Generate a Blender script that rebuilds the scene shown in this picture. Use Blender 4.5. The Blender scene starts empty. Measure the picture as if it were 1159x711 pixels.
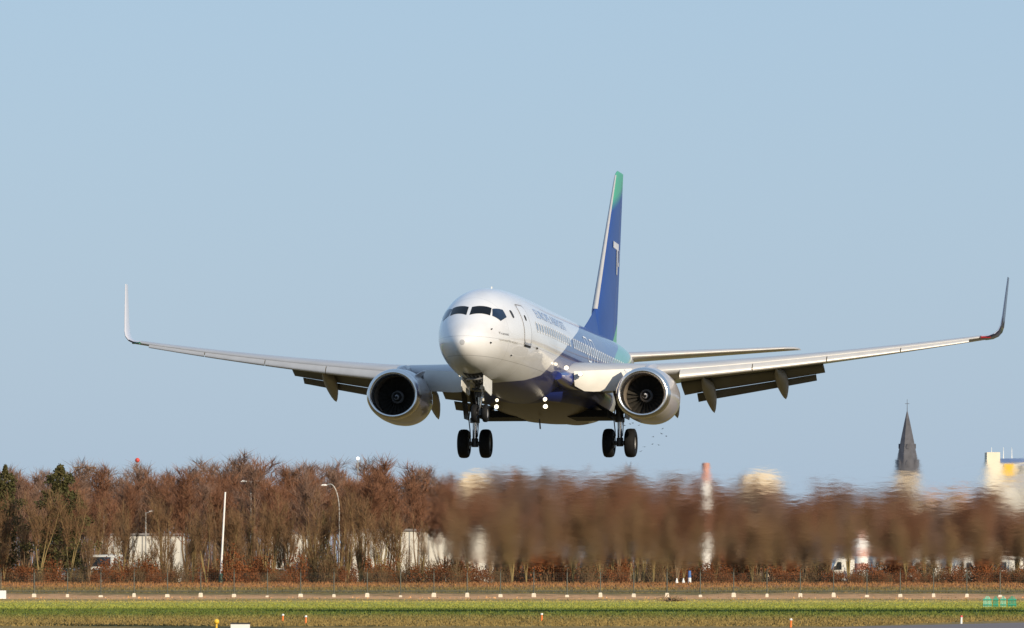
import bpy, bmesh, math, random
import numpy as np
from mathutils import Vector, Matrix

R = math.radians
SC = bpy.context.scene
COL = SC.collection

# ------------------------------------------------------------------ camera
IMG_W, IMG_H = 1159.0, 711.0
F_PX = 10268.0                      # focal length in photo pixels
CAM_H = 2.5                         # photographer's eye height
V_HOR = 644.0                       # picture row of the horizon
PH = math.atan((V_HOR - IMG_H / 2) / F_PX)
cam_d = bpy.data.cameras.new('camera')
cam = bpy.data.objects.new('camera', cam_d)
COL.objects.link(cam)
cam.location = (0, 0, CAM_H)
cam.rotation_euler = (R(90) + PH, 0, 0)
cam_d.sensor_width = 36
cam_d.lens = F_PX / IMG_W * 36
cam_d.clip_start = 1
cam_d.clip_end = 30000
SC.camera = cam

# ------------------------------------------------------------------ sky, sun, exposure
SUN_AZ, SUN_EL = 35.0, 21.0         # degrees right of straight-behind-the-camera, and height
w = bpy.data.worlds.new('World')
SC.world = w
w.use_nodes = True
wn, wl = w.node_tree.nodes, w.node_tree.links
bg = wn['Background']
sky = wn.new('ShaderNodeTexSky')
sky.sky_type = 'NISHITA'
sky.sun_disc = False
sky.sun_elevation = R(SUN_EL)
sky.sun_rotation = R(180 - SUN_AZ)
sky.altitude = 0
sky.air_density = 1.0
sky.dust_density = 0.6
sky.ozone_density = 2.0
# the thin winter haze in the air: most of the sky's light is an even pale blue over the clear-air gradient
hz = wn.new('ShaderNodeMix'); hz.data_type = 'RGBA'; hz.blend_type = 'ADD'
hz.inputs['Factor'].default_value = 1.0
sc_ = wn.new('ShaderNodeVectorMath'); sc_.operation = 'SCALE'; sc_.inputs['Scale'].default_value = 0.30
wl.new(sky.outputs[0], sc_.inputs[0]); wl.new(sc_.outputs[0], hz.inputs['A'])
hz.inputs['B'].default_value = (2.50, 3.68, 5.36, 1)
wl.new(hz.outputs['Result'], bg.inputs[0])
bg.inputs[1].default_value = 0.10
sd = bpy.data.lights.new('sun', 'SUN')
sd.energy = 4.8
sd.angle = R(0.53)
sd.color = (1.0, 0.85, 0.63)
sun = bpy.data.objects.new('sun', sd)
COL.objects.link(sun)
s_dir = Vector((math.sin(R(SUN_AZ)) * math.cos(R(SUN_EL)), -math.cos(R(SUN_AZ)) * math.cos(R(SUN_EL)), math.sin(R(SUN_EL))))
sun.rotation_euler = s_dir.to_track_quat('Z', 'Y').to_euler()
SC.view_settings.view_transform = 'Standard'
SC.view_settings.look = 'None'
SC.view_settings.exposure = 0.0
SC.view_settings.gamma = 1.0
SC.view_settings.use_curve_mapping = False
SC.render.engine = 'CYCLES'
SC.cycles.max_bounces = 10
SC.cycles.transparent_max_bounces = 16
SC.cycles.caustics_reflective = False
SC.cycles.sample_clamp_indirect = 4
SC.cycles.use_denoising = True
SC.cycles.denoiser = 'OPENIMAGEDENOISE'
SC.cycles.denoising_input_passes = 'RGB_ALBEDO_NORMAL'


def at(u, v, d):
    """the point seen at photo pixel (u, v), d metres ahead"""
    xc = (u - IMG_W / 2) / F_PX
    zc = -(v - IMG_H / 2) / F_PX
    c, s = math.cos(PH), math.sin(PH)
    y = c - s * zc
    z = s + c * zc
    return Vector((xc / y * d, d, CAM_H + z / y * d))


# ------------------------------------------------------------------ helpers
def tag(o, label=None, cat=None, group=None, kind=None):
    if label: o['label'] = label
    if cat: o['category'] = cat
    if group: o['group'] = group
    if kind: o['kind'] = kind
    return o


def empty(name, loc=(0, 0, 0), rz=0, label=None, cat=None, group=None):
    o = bpy.data.objects.new(name, None)
    COL.objects.link(o)
    o.location = loc
    o.rotation_euler = (0, 0, rz)
    o.empty_display_size = 0.3
    return tag(o, label, cat, group)


class MB:
    def __init__(s):
        s.v, s.f = [], []

    def add(s, vs, fs):
        n = len(s.v)
        s.v += [tuple(p) for p in vs]
        s.f += [tuple(i + n for i in q) for q in fs]

    def box(s, x0, x1, y0, y1, z0, z1):
        s.add([(x0, y0, z0), (x1, y0, z0), (x1, y1, z0), (x0, y1, z0), (x0, y0, z1), (x1, y0, z1), (x1, y1, z1), (x0, y1, z1)],
              [(0, 3, 2, 1), (4, 5, 6, 7), (0, 1, 5, 4), (1, 2, 6, 5), (2, 3, 7, 6), (3, 0, 4, 7)])

    def tube(s, a, b, r0, r1=None, n=10, cap=True):
        a, b = Vector(a), Vector(b)
        r1 = r0 if r1 is None else r1
        d = (b - a).normalized()
        p = d.orthogonal().normalized()
        q = d.cross(p)
        vs = []
        for c, r in ((a, r0), (b, r1)):
            for k in range(n):
                t = 2 * math.pi * k / n
                vs.append(c + (p * math.cos(t) + q * math.sin(t)) * r)
        fs = [(k, (k + 1) % n, n + (k + 1) % n, n + k) for k in range(n)]
        if cap:
            fs += [tuple(range(n))[::-1], tuple(range(n, 2 * n))]
        s.add(vs, fs)

    def path(s, pts, r, n=8):
        for a, b in zip(pts[:-1], pts[1:]):
            s.tube(a, b, r, n=n)

    def loft(s, rings, closed=True, cap0=True, cap1=True):
        m = len(rings[0])
        vs = [p for r in rings for p in r]
        fs = []
        for i in range(len(rings) - 1):
            for k in range(m if closed else m - 1):
                k2 = (k + 1) % m
                fs.append((i * m + k, i * m + k2, (i + 1) * m + k2, (i + 1) * m + k))
        if cap0: fs.append(tuple(range(m))[::-1])
        if cap1: fs.append(tuple((len(rings) - 1) * m + k for k in range(m)))
        s.add(vs, fs)

    def lathe(s, prof, c, axis, n=32, cap0=False, cap1=False):
        """prof: list of (offset along axis, radius)"""
        c, d = Vector(c), Vector(axis).normalized()
        p = d.orthogonal().normalized()
        q = d.cross(p)
        rings = [[c + d * t + (p * math.cos(2 * math.pi * k / n) + q * math.sin(2 * math.pi * k / n)) * r for k in range(n)] for t, r in prof]
        s.loft(rings, True, cap0, cap1)

    def build(s, name, m, parent=None, smooth=False, angle=40):
        me = bpy.data.meshes.new(name)
        me.from_pydata([tuple(p) for p in s.v], [], s.f)
        me.validate()
        bm = bmesh.new(); bm.from_mesh(me)
        bmesh.ops.recalc_face_normals(bm, faces=bm.faces)
        bm.to_mesh(me); bm.free()
        if smooth:
            me.polygons.foreach_set('use_smooth', [True] * len(me.polygons))
            me.set_sharp_from_angle(angle=R(angle))
        me.materials.append(m)
        o = bpy.data.objects.new(name, me)
        COL.objects.link(o)
        o.parent = parent
        return o


def np_mesh(name, V, F, m, parent=None, loc=None):
    """V (n,3), F (k,3 or 4) numpy -> object"""
    me = bpy.data.meshes.new(name)
    V = np.asarray(V, np.float32); F = np.asarray(F, np.int32)
    k = F.shape[1]
    me.vertices.add(len(V)); me.vertices.foreach_set('co', V.ravel())
    me.loops.add(F.size); me.loops.foreach_set('vertex_index', F.ravel())
    me.polygons.add(len(F)); me.polygons.foreach_set('loop_start', np.arange(0, F.size, k, dtype=np.int32))
    me.update(calc_edges=True)
    me.materials.append(m)
    o = bpy.data.objects.new(name, me)
    COL.objects.link(o)
    o.parent = parent
    return o


# ------------------------------------------------------------------ materials
def mat(name, col, rough=0.5, metal=0.0, var=0.12, scale=3.0, coat=0.0, bump=0.0, stretch=(1, 1, 1), emit=None, spec=0.5, col2=None):
    m = bpy.data.materials.new(name)
    m.use_nodes = True
    N, L = m.node_tree.nodes, m.node_tree.links
    b = N['Principled BSDF']
    tc = N.new('ShaderNodeTexCoord')
    mp = N.new('ShaderNodeMapping'); mp.inputs['Scale'].default_value = stretch
    L.new(tc.outputs['Object'], mp.inputs[0])
    nz = N.new('ShaderNodeTexNoise')
    nz.inputs['Scale'].default_value = scale
    nz.inputs['Detail'].default_value = 6
    L.new(mp.outputs[0], nz.inputs['Vector'])
    mx = N.new('ShaderNodeMix'); mx.data_type = 'RGBA'
    c2 = col2 or tuple(min(1, c * (1 + var)) for c in col)
    c1 = col if col2 else tuple(c * (1 - var) for c in col)
    rp = N.new('ShaderNodeMapRange'); rp.inputs[1].default_value = 0.3; rp.inputs[2].default_value = 0.7
    L.new(nz.outputs[0], rp.inputs[0]); L.new(rp.outputs[0], mx.inputs['Factor'])
    mx.inputs['A'].default_value = (*c1, 1); mx.inputs['B'].default_value = (*c2, 1)
    L.new(mx.outputs['Result'], b.inputs['Base Color'])
    b.inputs['Roughness'].default_value = rough
    b.inputs['Metallic'].default_value = metal
    b.inputs['Coat Weight'].default_value = coat
    b.inputs['Coat Roughness'].default_value = 0.06
    b.inputs['Specular IOR Level'].default_value = spec
    if bump:
        bp = N.new('ShaderNodeBump'); bp.inputs['Strength'].default_value = bump
        bp.inputs['Distance'].default_value = 0.02
        L.new(nz.outputs[0], bp.inputs['Height']); L.new(bp.outputs[0], b.inputs['Normal'])
    if emit:
        b.inputs['Emission Color'].default_value = (*emit[:3], 1)
        b.inputs['Emission Strength'].default_value = emit[3]
        m.cycles.emission_sampling = 'AUTO'
    return m


def node_math(N, L, op, a, b=None, clamp=False):
    n = N.new('ShaderNodeMath'); n.operation = op; n.use_clamp = clamp
    for i, v in enumerate((a, b)):
        if v is None: continue
        if isinstance(v, (int, float)): n.inputs[i].default_value = v
        else: L.new(v, n.inputs[i])
    return n.outputs[0]


def mixc(N, L, f, a, b):
    n = N.new('ShaderNodeMix'); n.data_type = 'RGBA'
    if isinstance(f, (int, float)): n.inputs['Factor'].default_value = f
    else: L.new(f, n.inputs['Factor'])
    for k, v in (('A', a), ('B', b)):
        if isinstance(v, tuple): n.inputs[k].default_value = (*v[:3], 1)
        else: L.new(v, n.inputs[k])
    return n.outputs['Result']


WHITE = (0.72, 0.72, 0.73)
BLUE = (0.016, 0.030, 0.16)
GREEN = (0.07, 0.34, 0.23)
PALE = (0.60, 0.66, 0.75)


def livery():
    m = bpy.data.materials.new('fuselage_paint'); m.use_nodes = True
    N, L = m.node_tree.nodes, m.node_tree.links
    b = N['Principled BSDF']
    tc = N.new('ShaderNodeTexCoord'); sp = N.new('ShaderNodeSeparateXYZ')
    L.new(tc.outputs['Object'], sp.inputs[0])
    x, z = sp.outputs['X'], sp.outputs['Z']

    def edge(pts):
        """x of a paint edge as a function of z, then 1 aft of it"""
        rp = N.new('ShaderNodeValToRGB')
        cr = rp.color_ramp
        while len(cr.elements) < len(pts): cr.elements.new(0.5)
        for e, (zz, xx) in zip(cr.elements, pts):
            e.position = zz / 6.0
            e.color = (xx / 40, xx / 40, xx / 40, 1)
        L.new(node_math(N, L, 'DIVIDE', z, 6.0), rp.inputs[0])
        d = node_math(N, L, 'SUBTRACT', x, node_math(N, L, 'MULTIPLY', rp.outputs[0], 40.0))
        return node_math(N, L, 'MULTIPLY', node_math(N, L, 'ADD', d, 0.01), 50.0, clamp=True)
    e1 = edge([(1.2, 3.9), (1.42, 5.4), (1.62, 7.3), (1.93, 9.0), (2.54, 10.0), (3.58, 13.64), (4.0, 15.9), (4.57, 19.3), (5.08, 23.0)])
    e2 = edge([(2.2, 30.0), (3.0, 27.5), (3.2, 22.8), (4.0, 26.0), (4.58, 29.0), (5.08, 30.6)])
    e3 = edge([(2.6, 25.0), (3.3, 27.5), (4.0, 30.2), (4.6, 32.2), (5.08, 33.2)])
    c = mixc(N, L, e1, WHITE, BLUE)
    c = mixc(N, L, e2, c, GREEN)
    c = mixc(N, L, e3, c, PALE)
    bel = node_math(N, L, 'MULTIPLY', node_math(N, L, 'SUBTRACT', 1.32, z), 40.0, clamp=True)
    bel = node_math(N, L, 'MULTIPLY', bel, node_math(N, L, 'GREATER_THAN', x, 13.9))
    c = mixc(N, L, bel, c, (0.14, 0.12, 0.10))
    # skin joints: thin darker rings and stringer lines
    fx = node_math(N, L, 'FRACT', node_math(N, L, 'DIVIDE', x, 2.54))
    ring = node_math(N, L, 'LESS_THAN', fx, 0.006)
    lap = node_math(N, L, 'LESS_THAN', node_math(N, L, 'ABSOLUTE', node_math(N, L, 'SUBTRACT', z, 2.75)), 0.008)
    lap2 = node_math(N, L, 'LESS_THAN', node_math(N, L, 'ABSOLUTE', node_math(N, L, 'SUBTRACT', z, 2.05)), 0.008)
    seam = node_math(N, L, 'MULTIPLY', node_math(N, L, 'MAXIMUM', lap2, node_math(N, L, 'MAXIMUM', ring, lap)), 0.5)
    c = mixc(N, L, seam, c, (0.12, 0.12, 0.13))
    nz = N.new('ShaderNodeTexNoise'); nz.inputs['Scale'].default_value = 1.1; nz.inputs['Detail'].default_value = 7
    mp = N.new('ShaderNodeMapping'); mp.inputs['Scale'].default_value = (0.35, 1, 1)
    L.new(tc.outputs['Object'], mp.inputs[0]); L.new(mp.outputs[0], nz.inputs['Vector'])
    dirt = N.new('ShaderNodeMapRange'); dirt.inputs[1].default_value = 0.45; dirt.inputs[2].default_value = 0.8
    dirt.inputs[4].default_value = 0.30
    L.new(nz.outputs[0], dirt.inputs[0])
    c = mixc(N, L, dirt.outputs[0], c, (0.25, 0.21, 0.17))
    L.new(c, b.inputs['Base Color'])
    cl = N.new('ShaderNodeMapRange'); cl.inputs[1].default_value = 1.5; cl.inputs[2].default_value = 2.3
    L.new(z, cl.inputs[0])          # the underside is matt with road film and oil, the sides are polished
    b.inputs['Roughness'].default_value = 0.36
    L.new(node_math(N, L, 'MULTIPLY', cl.outputs[0], .8), b.inputs['Coat Weight'])
    L.new(node_math(N, L, 'ADD', node_math(N, L, 'MULTIPLY', cl.outputs[0], .35), .15), b.inputs['Specular IOR Level'])
    b.inputs['Coat Roughness'].default_value = 0.05
    # very slight waviness of the skin
    bp = N.new('ShaderNodeBump'); bp.inputs['Strength'].default_value = 0.06; bp.inputs['Distance'].default_value = 0.05
    L.new(nz.outputs[0], bp.inputs['Height']); L.new(bp.outputs[0], b.inputs['Normal'])
    return m


def fin_paint():
    m = bpy.data.materials.new('fin_paint'); m.use_nodes = True
    N, L = m.node_tree.nodes, m.node_tree.links
    b = N['Principled BSDF']
    tc = N.new('ShaderNodeTexCoord'); sp = N.new('ShaderNodeSeparateXYZ')
    L.new(tc.outputs['Object'], sp.inputs[0])
    x, z = sp.outputs['X'], sp.outputs['Z']
    # green tip above a slanted edge, green wedge low at the trailing edge
    d = node_math(N, L, 'SUBTRACT', z, node_math(N, L, 'ADD', node_math(N, L, 'MULTIPLY', node_math(N, L, 'SUBTRACT', x, 35.5), 0.30), 10.85))
    g1 = node_math(N, L, 'ADD', node_math(N, L, 'MULTIPLY', d, 2.2), .5, clamp=True)
    d2 = node_math(N, L, 'SUBTRACT', node_math(N, L, 'MULTIPLY', node_math(N, L, 'SUBTRACT', x, 34.9), 0.42), node_math(N, L, 'SUBTRACT', z, 5.2))
    g2 = node_math(N, L, 'MULTIPLY', d2, 30.0, clamp=True)
    nz = N.new('ShaderNodeTexNoise'); nz.inputs['Scale'].default_value = 0.8; nz.inputs['Detail'].default_value = 5
    L.new(tc.outputs['Object'], nz.inputs['Vector'])
    bl = mixc(N, L, nz.outputs[0], (0.016, 0.052, 0.23), (0.026, 0.075, 0.29))
    c = mixc(N, L, g1, bl, GREEN)
    c = mixc(N, L, g2, c, (0.13, 0.36, 0.24))
    L.new(c, b.inputs['Base Color'])
    b.inputs['Roughness'].default_value = 0.42
    b.inputs['Specular IOR Level'].default_value = 0.3
    b.inputs['Coat Weight'].default_value = 0.0
    b.inputs['Coat Roughness'].default_value = 0.06
    return m


M = dict(
    fuse=livery(), fin=fin_paint(),
    wing=mat('wing_paint', (0.42, 0.42, 0.43), 0.38, 0, 0.06, 1.2, 0.3, stretch=(3, .4, 1)),
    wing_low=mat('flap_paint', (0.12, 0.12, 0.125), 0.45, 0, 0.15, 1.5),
    slat=mat('bare_aluminium', (0.56, 0.54, 0.52), 0.46, 0.3, 0.06, 2.0),
    krueger=mat('krueger_paint', (0.74, 0.72, 0.68), 0.4, 0, 0.05, 2.0),
    lip=mat('polished_lip', (0.80, 0.77, 0.74), 0.27, 1.0, 0.05, 4.0),
    cowl=mat('cowl_paint', (0.50, 0.47, 0.47), 0.30, 0.25, 0.07, 1.4, 0.5),
    duct=mat('inlet_duct', (0.33, 0.28, 0.23), 0.45, 0.3, 0.2, 6.0),
    blade=mat('fan_blade', (0.075, 0.07, 0.062), 0.4, 0.5, 0.2, 6.0),
    dark=mat('dark_metal', (0.035, 0.035, 0.037), 0.55, 0.3, 0.3, 5.0),
    black=mat('black_void', (0.008, 0.008, 0.009), 0.8),
    rubber=mat('tyre_rubber', (0.008, 0.008, 0.009), 0.75, 0, 0.3, 9.0, spec=0.25),
    hub=mat('wheel_hub', (0.30, 0.30, 0.31), 0.45, 0.4, 0.15, 7.0),
    strut=mat('gear_strut', (0.10, 0.10, 0.105), 0.45, 0.3, 0.3, 6.0),
    chrome=mat('chrome_piston', (0.70, 0.70, 0.72), 0.18, 1.0),
    gearwhite=mat('gear_white', (0.70, 0.70, 0.68), 0.4, 0, 0.1, 5.0),
    glass=mat('cockpit_glass', (0.006, 0.007, 0.009), 0.12, 0, 0.2, 3.0, 0.0, spec=.12),
    sideglass=mat('cockpit_side_glass', (0.008, 0.018, 0.045), 0.10, 0, 0.3, 3.0, 0.0, spec=.4),
    pane=mat('cabin_pane', (0.05, 0.06, 0.08), 0.08, 0, 0.2, 3.0, 1.0),
    rim=mat('window_surround', (0.68, 0.70, 0.74), 0.4),
    line=mat('panel_line', (0.28, 0.27, 0.27), 0.5),
    wline=mat('white_line', (0.70, 0.73, 0.78), 0.4),
    title=mat('title_blue', (0.30, 0.40, 0.60), 0.4),
    grey_txt=mat('grey_lettering', (0.20, 0.19, 0.19), 0.5),
    pale_txt=mat('pale_grey_lettering', (0.45, 0.43, 0.40), 0.5),
    logo=mat('logo_white', (0.60, 0.61, 0.66), 0.4),
    lamp=mat('lit_lamp', (0.9, 0.85, 0.7), 0.3, emit=(1.0, 0.86, 0.62, 3)),
    red=mat('red_lens', (0.28, 0.012, 0.012), 0.2, coat=1.0),
    winglet=mat('winglet_paint', (0.55, 0.55, 0.60), 0.32, 0, 0.05, 1.2, 0.6),
    fairing=mat('belly_paint', (0.40, 0.37, 0.34), 0.36, 0, 0.12, 0.9, 0.4, stretch=(.4, 1, 1)),
    navy=mat('navy_paint', (0.014, 0.018, 0.05), 0.35, 0, 0.1, 1.0, 0.5),
    root_blue=mat('root_fairing_blue', (0.022, 0.038, 0.22), 0.32, 0, 0.1, 1.0, 0.8),
    track=mat('track_fairing_grey', (0.33, 0.32, 0.31), 0.42, 0, 0.1, 2.0),
)

# ================================================================== the ground
GY = [-400, 0, 200, 383, 450, 500, 585, 640, 700, 708, 716, 724, 735, 760, 772, 785, 800, 820, 840, 852, 870, 900, 1000, 1300, 2000, 4000, 9000, 20000]


def ground_z(y):
    t = min(1.0, max(0.0, (y - 758) / 95.0))
    q = min(1.0, max(0.0, (y - 700) / 32.0))
    return .97 * t * t * (3 - 2 * t) + .15 * q * q * (3 - 2 * q)


def ground_mat():
    m = bpy.data.materials.new('field_grass_and_earth'); m.use_nodes = True
    N, L = m.node_tree.nodes, m.node_tree.links
    b = N['Principled BSDF']
    geo = N.new('ShaderNodeNewGeometry')
    sp = N.new('ShaderNodeSeparateXYZ'); L.new(geo.outputs['Position'], sp.inputs[0])

    def noise(scale, st, det=5):
        mp = N.new('ShaderNodeMapping'); mp.inputs['Scale'].default_value = st
        L.new(geo.outputs['Position'], mp.inputs[0])
        n = N.new('ShaderNodeTexNoise'); n.inputs['Scale'].default_value = scale; n.inputs['Detail'].default_value = det
        L.new(mp.outputs[0], n.inputs['Vector'])
        return n.outputs[0]
    big = noise(0.05, (1, 0.35, 1))
    mid = noise(0.35, (1, 0.25, 1))
    fine = noise(2.2, (1, 0.3, 1), 8)
    warp = node_math(N, L, 'MULTIPLY', node_math(N, L, 'SUBTRACT', big, 0.5), 34.0)
    w2 = node_math(N, L, 'MULTIPLY', node_math(N, L, 'SUBTRACT', mid, 0.5), 24.0)
    yy = node_math(N, L, 'ADD', sp.outputs['Y'], node_math(N, L, 'ADD', warp, w2))
    rp = N.new('ShaderNodeValToRGB'); cr = rp.color_ramp
    stops = [(150, (.055, .05, .02)), (345, (.075, .06, .024)), (364, (.22, .16, .06)), (430, (.24, .172, .062)), (470, (.195, .165, .055)), (500, (.12, .148, .032)), (560, (.105, .14, .028)),  # unseen ground short of the view is darkened to weaken bounce onto the jet
             (585, (.29, .30, .06)), (660, (.32, .315, .065)), (700, (.44, .35, .10)), (716, (.26, .20, .07)), (728, (.62, .345, .165)), (776, (.52, .29, .14)),
             (790, (.16, .13, .045)), (812, (.22, .15, .055)), (824, (.33, .16, .065)), (862, (.22, .10, .04)), (900, (.06, .04, .02))]
    while len(cr.elements) < len(stops): cr.elements.new(0.5)
    for e, (p, c) in zip(cr.elements, stops):
        e.position = p / 1000; e.color = (*c, 1)
    L.new(node_math(N, L, 'DIVIDE', yy, 1000.0), rp.inputs[0])
    pv = N.new('ShaderNodeMapRange'); pv.inputs[1].default_value = 0.52; pv.inputs[2].default_value = 0.72; pv.inputs[4].default_value = 0.55
    L.new(mid, pv.inputs[0])
    c = mixc(N, L, pv.outputs[0], rp.outputs[0], (.20, .15, .05))
    fv = N.new('ShaderNodeMapRange'); fv.inputs[1].default_value = 0.3; fv.inputs[2].default_value = 0.7; fv.inputs[3].default_value = 0.6; fv.inputs[4].default_value = 1.35
    L.new(fine, fv.inputs[0])
    vm = N.new('ShaderNodeVectorMath'); vm.operation = 'SCALE'
    L.new(c, vm.inputs[0]); L.new(fv.outputs[0], vm.inputs['Scale'])
    L.new(vm.outputs[0], b.inputs['Base Color'])
    b.inputs['Roughness'].default_value = 0.95
    b.inputs['Specular IOR Level'].default_value = 0.1
    return m


M['field'] = ground_mat()
g = MB()
xs = [-9000, -2000, -400, -120, -60, -30, 0, 30, 60, 120, 400, 2000, 9000]
gv = [(x, y, ground_z(y)) for y in GY for x in xs]
nx = len(xs)
gf = [(i * nx + k, i * nx + k + 1, (i + 1) * nx + k + 1, (i + 1) * nx + k) for i in range(len(GY) - 1) for k in range(nx - 1)]
g.add(gv, gf)
tag(g.build('ground', M['field'], smooth=True, angle=80), kind='structure')
M['asphalt'] = mat('asphalt', (0.16, 0.13, 0.125), 0.9, 0, 0.2, 0.6, stretch=(.15, 1, 1), bump=0.3)
g = MB()
pl = [at(880, 711.6, 380), ]
def on_ground(u, v):
    d = CAM_H * F_PX / (v - V_HOR)
    p = at(u, v, d); p.z = 0.006
    return p
a1, a2, a3 = on_ground(925, 710.6), on_ground(1159, 704.8), on_ground(1500, 697)
gp = [(-40, 378.5, .006), (-14, 380, .006), tuple(a1), tuple(a2), tuple(a3), (160, 400, .006), (160, 378, .006)]
g.add(gp, [tuple(range(len(gp)))])
tag(g.build('taxiway', M['asphalt']), kind='structure')

rng = np.random.default_rng(7)


def blades(n, y0, y1, h0, h1, wd, zf, xw=0.062):
    Y = 1 / rng.uniform(1 / y1, 1 / y0, n)
    X = rng.uniform(-1, 1, n) * Y * xw
    H = rng.uniform(h0, h1, n) * (0.6 + 0.8 * rng.random(n) ** 3)
    W = wd * rng.uniform(.6, 1.4, n)
    A = rng.uniform(0, math.pi, n)
    Z = np.array([zf(y) for y in Y]) - 0.01
    B = np.stack([X, Y, Z], 1)
    D = np.stack([np.cos(A) * W, np.sin(A) * W, 0 * W], 1)
    T = B + np.stack([rng.normal(0, .35, n) * H, rng.normal(0, .35, n) * H, H], 1)
    V = np.stack([B - D, B + D, T], 1).reshape(-1, 3)
    return V


# grass blades and tufts over the part of the field one sees
V = np.concatenate([blades(90000, 395, 600, .05, .13, .05, ground_z), blades(45000, 560, 722, .03, .09, .05, ground_z), blades(26000, 790, 868, .10, .30, .06, ground_z), blades(700, 690, 742, .08, .2, .07, ground_z)])
ok = ~((V[::3, 1] < 436) & (V[::3, 0] > 5) & (V[::3, 1] < 388 + (V[::3, 0] - 13) * 4.6))
V = V.reshape(-1, 3, 3)[ok].reshape(-1, 3)
F = np.arange(len(V)).reshape(-1, 3)
tag(np_mesh('grass', V, F, M['field']), 'short patchy winter grass on the airfield and the bank behind the fence', 'grass', kind='stuff')

# ================================================================== the airliner
# local axes: x aft from the radome tip, y to starboard, z up from the static ground line
YAW, PIT, ROLL = R(9.50), R(2.95), R(0.15)
TX, TZ, DIST = 0.80, 8.02, 350.0


def body_to_world():
    def f(x, port, z):
        cr, sr = math.cos(ROLL), math.sin(ROLL)
        y2, z2 = cr * port - sr * z, sr * port + cr * z
        cp, spn = math.cos(PIT), math.sin(PIT)
        x3, z3 = cp * x + spn * z2, -spn * x + cp * z2
        return Vector((x3 * math.sin(YAW) + y2 * math.cos(YAW), x3 * math.cos(YAW) - y2 * math.sin(YAW), z3))
    ex, ey, ez = f(1, 0, 0), f(0, -1, 0), f(0, 0, 1)
    m = Matrix((ex, ey, ez)).transposed().to_4x4()
    o = Vector((TX, DIST, TZ + CAM_H)) - (ex * 16 + ez * 3.0)
    m.translation = o
    return m


BW = body_to_world()
plane = empty('airliner', label='white, blue and green twin-engined passenger jet on final approach with its landing gear down', cat='airliner')
plane.matrix_world = BW


def pchip(pts):
    X = np.array([p[0] for p in pts], float); Y = np.array([p[1] for p in pts], float)
    h = np.diff(X); d = np.diff(Y) / h
    m = np.zeros(len(X)); m[0], m[-1] = d[0], d[-1]
    for i in range(1, len(X) - 1):
        if d[i - 1] * d[i] > 0:
            w1, w2 = 2 * h[i] + h[i - 1], h[i] + 2 * h[i - 1]
            m[i] = (w1 + w2) / (w1 / d[i - 1] + w2 / d[i])

    def f(x):
        x = min(max(x, X[0]), X[-1])
        i = min(int(np.searchsorted(X, x, 'right')) - 1, len(X) - 2)
        t = (x - X[i]) / h[i]
        return float((1 + 2 * t) * (1 - t) ** 2 * Y[i] + t * (1 - t) ** 2 * h[i] * m[i] + t * t * (3 - 2 * t) * Y[i + 1] + t * t * (t - 1) * h[i] * m[i + 1])
    return f


# profiles against sqrt(x) near the nose so the radome is round
Q = math.sqrt
FT = pchip([(Q(x), z) for x, z in [(0, 2.50), (.1, 2.78), (.3, 3.00), (.7, 3.30), (1.2, 3.60), (1.8, 3.96), (2.3, 4.24), (2.8, 4.46), (3.5, 4.68), (4.5, 4.86), (6, 4.98), (8, 5.04), (11, 5.07), (28, 5.08), (31, 5.08), (34, 5.05), (36, 4.98), (37.5, 4.84), (38.02, 4.70)]])
FB = pchip([(Q(x), z) for x, z in [(0, 2.50), (.1, 2.24), (.3, 2.05), (.7, 1.84), (1.2, 1.67), (1.8, 1.56), (2.8, 1.45), (4.5, 1.35), (6, 1.28), (9, 1.2), (26, 1.2), (28, 1.35), (31, 2.1), (34, 3.0), (36, 3.65), (37.5, 4.2), (38.02, 4.42)]])
FH = pchip([(Q(x), z) for x, z in [(0, 0), (.1, .26), (.3, .46), (.7, .73), (1.2, .97), (1.8, 1.17), (2.8, 1.38), (3.5, 1.49), (4.5, 1.62), (5.6, 1.73), (7, 1.82), (8.5, 1.87), (10, 1.88), (26, 1.88), (28, 1.87), (31, 1.68), (34, 1.22), (36, .80), (37.5, .38), (38.02, .16)]])
FC = pchip([(Q(x), z) for x, z in [(0, 2.50), (1, 2.64), (3, 2.95), (6, 3.12), (26, 3.14), (31, 3.6), (36, 4.3), (38.02, 4.56)]])


def fus(x, th, off=0.0):
    """fuselage skin; th = 0 at the crown, positive to starboard"""
    q = Q(max(x, 0))
    hw, zt, zb, zc = FH(q), FT(q), FB(q), FC(q)
    c, s = math.cos(th), math.sin(th)
    p = Vector((x, hw * s, zc + (zt - zc if c > 0 else zc - zb) * c))
    if off:
        e = 1e-3
        a = (fus(x + e, th) - fus(max(x - e, 1e-6), th)); b2 = fus(x, th + e) - fus(x, th - e)
        n = a.cross(b2).normalized()
        if n.dot(Vector((-.3 if x < 3 else 0, s, c))) < 0: n = -n
        p += n * off
    return p


def th_of_z(x, z, side):
    q = Q(x); zc = FC(q)
    k = (z - zc) / ((FT(q) - zc) if z > zc else (zc - FB(q)))
    return math.acos(max(-1, min(1, k))) * side


NS = 96
xs_f = [0.0, .004, .015, .04, .08, .14, .22, .32, .45, .6, .8, 1.0, 1.25, 1.5, 1.75, 2.0, 2.25, 2.5, 2.75, 3.0, 3.3, 3.6, 4, 4.5, 5, 5.6, 6.3, 7, 8, 9, 10, 11] + list(np.arange(12, 26.1, 1.0)) + [27, 28, 29, 30, 31, 32, 33, 34, 35, 36, 36.8, 37.5, 37.85, 38.02]
mb = MB()
mb.loft([[fus(x, 2 * math.pi * k / NS) for k in range(NS)] for x in xs_f[1:]], True, True, True)
fuselage = mb.build('fuselage', M['fuse'], plane, True, 60)


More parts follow.
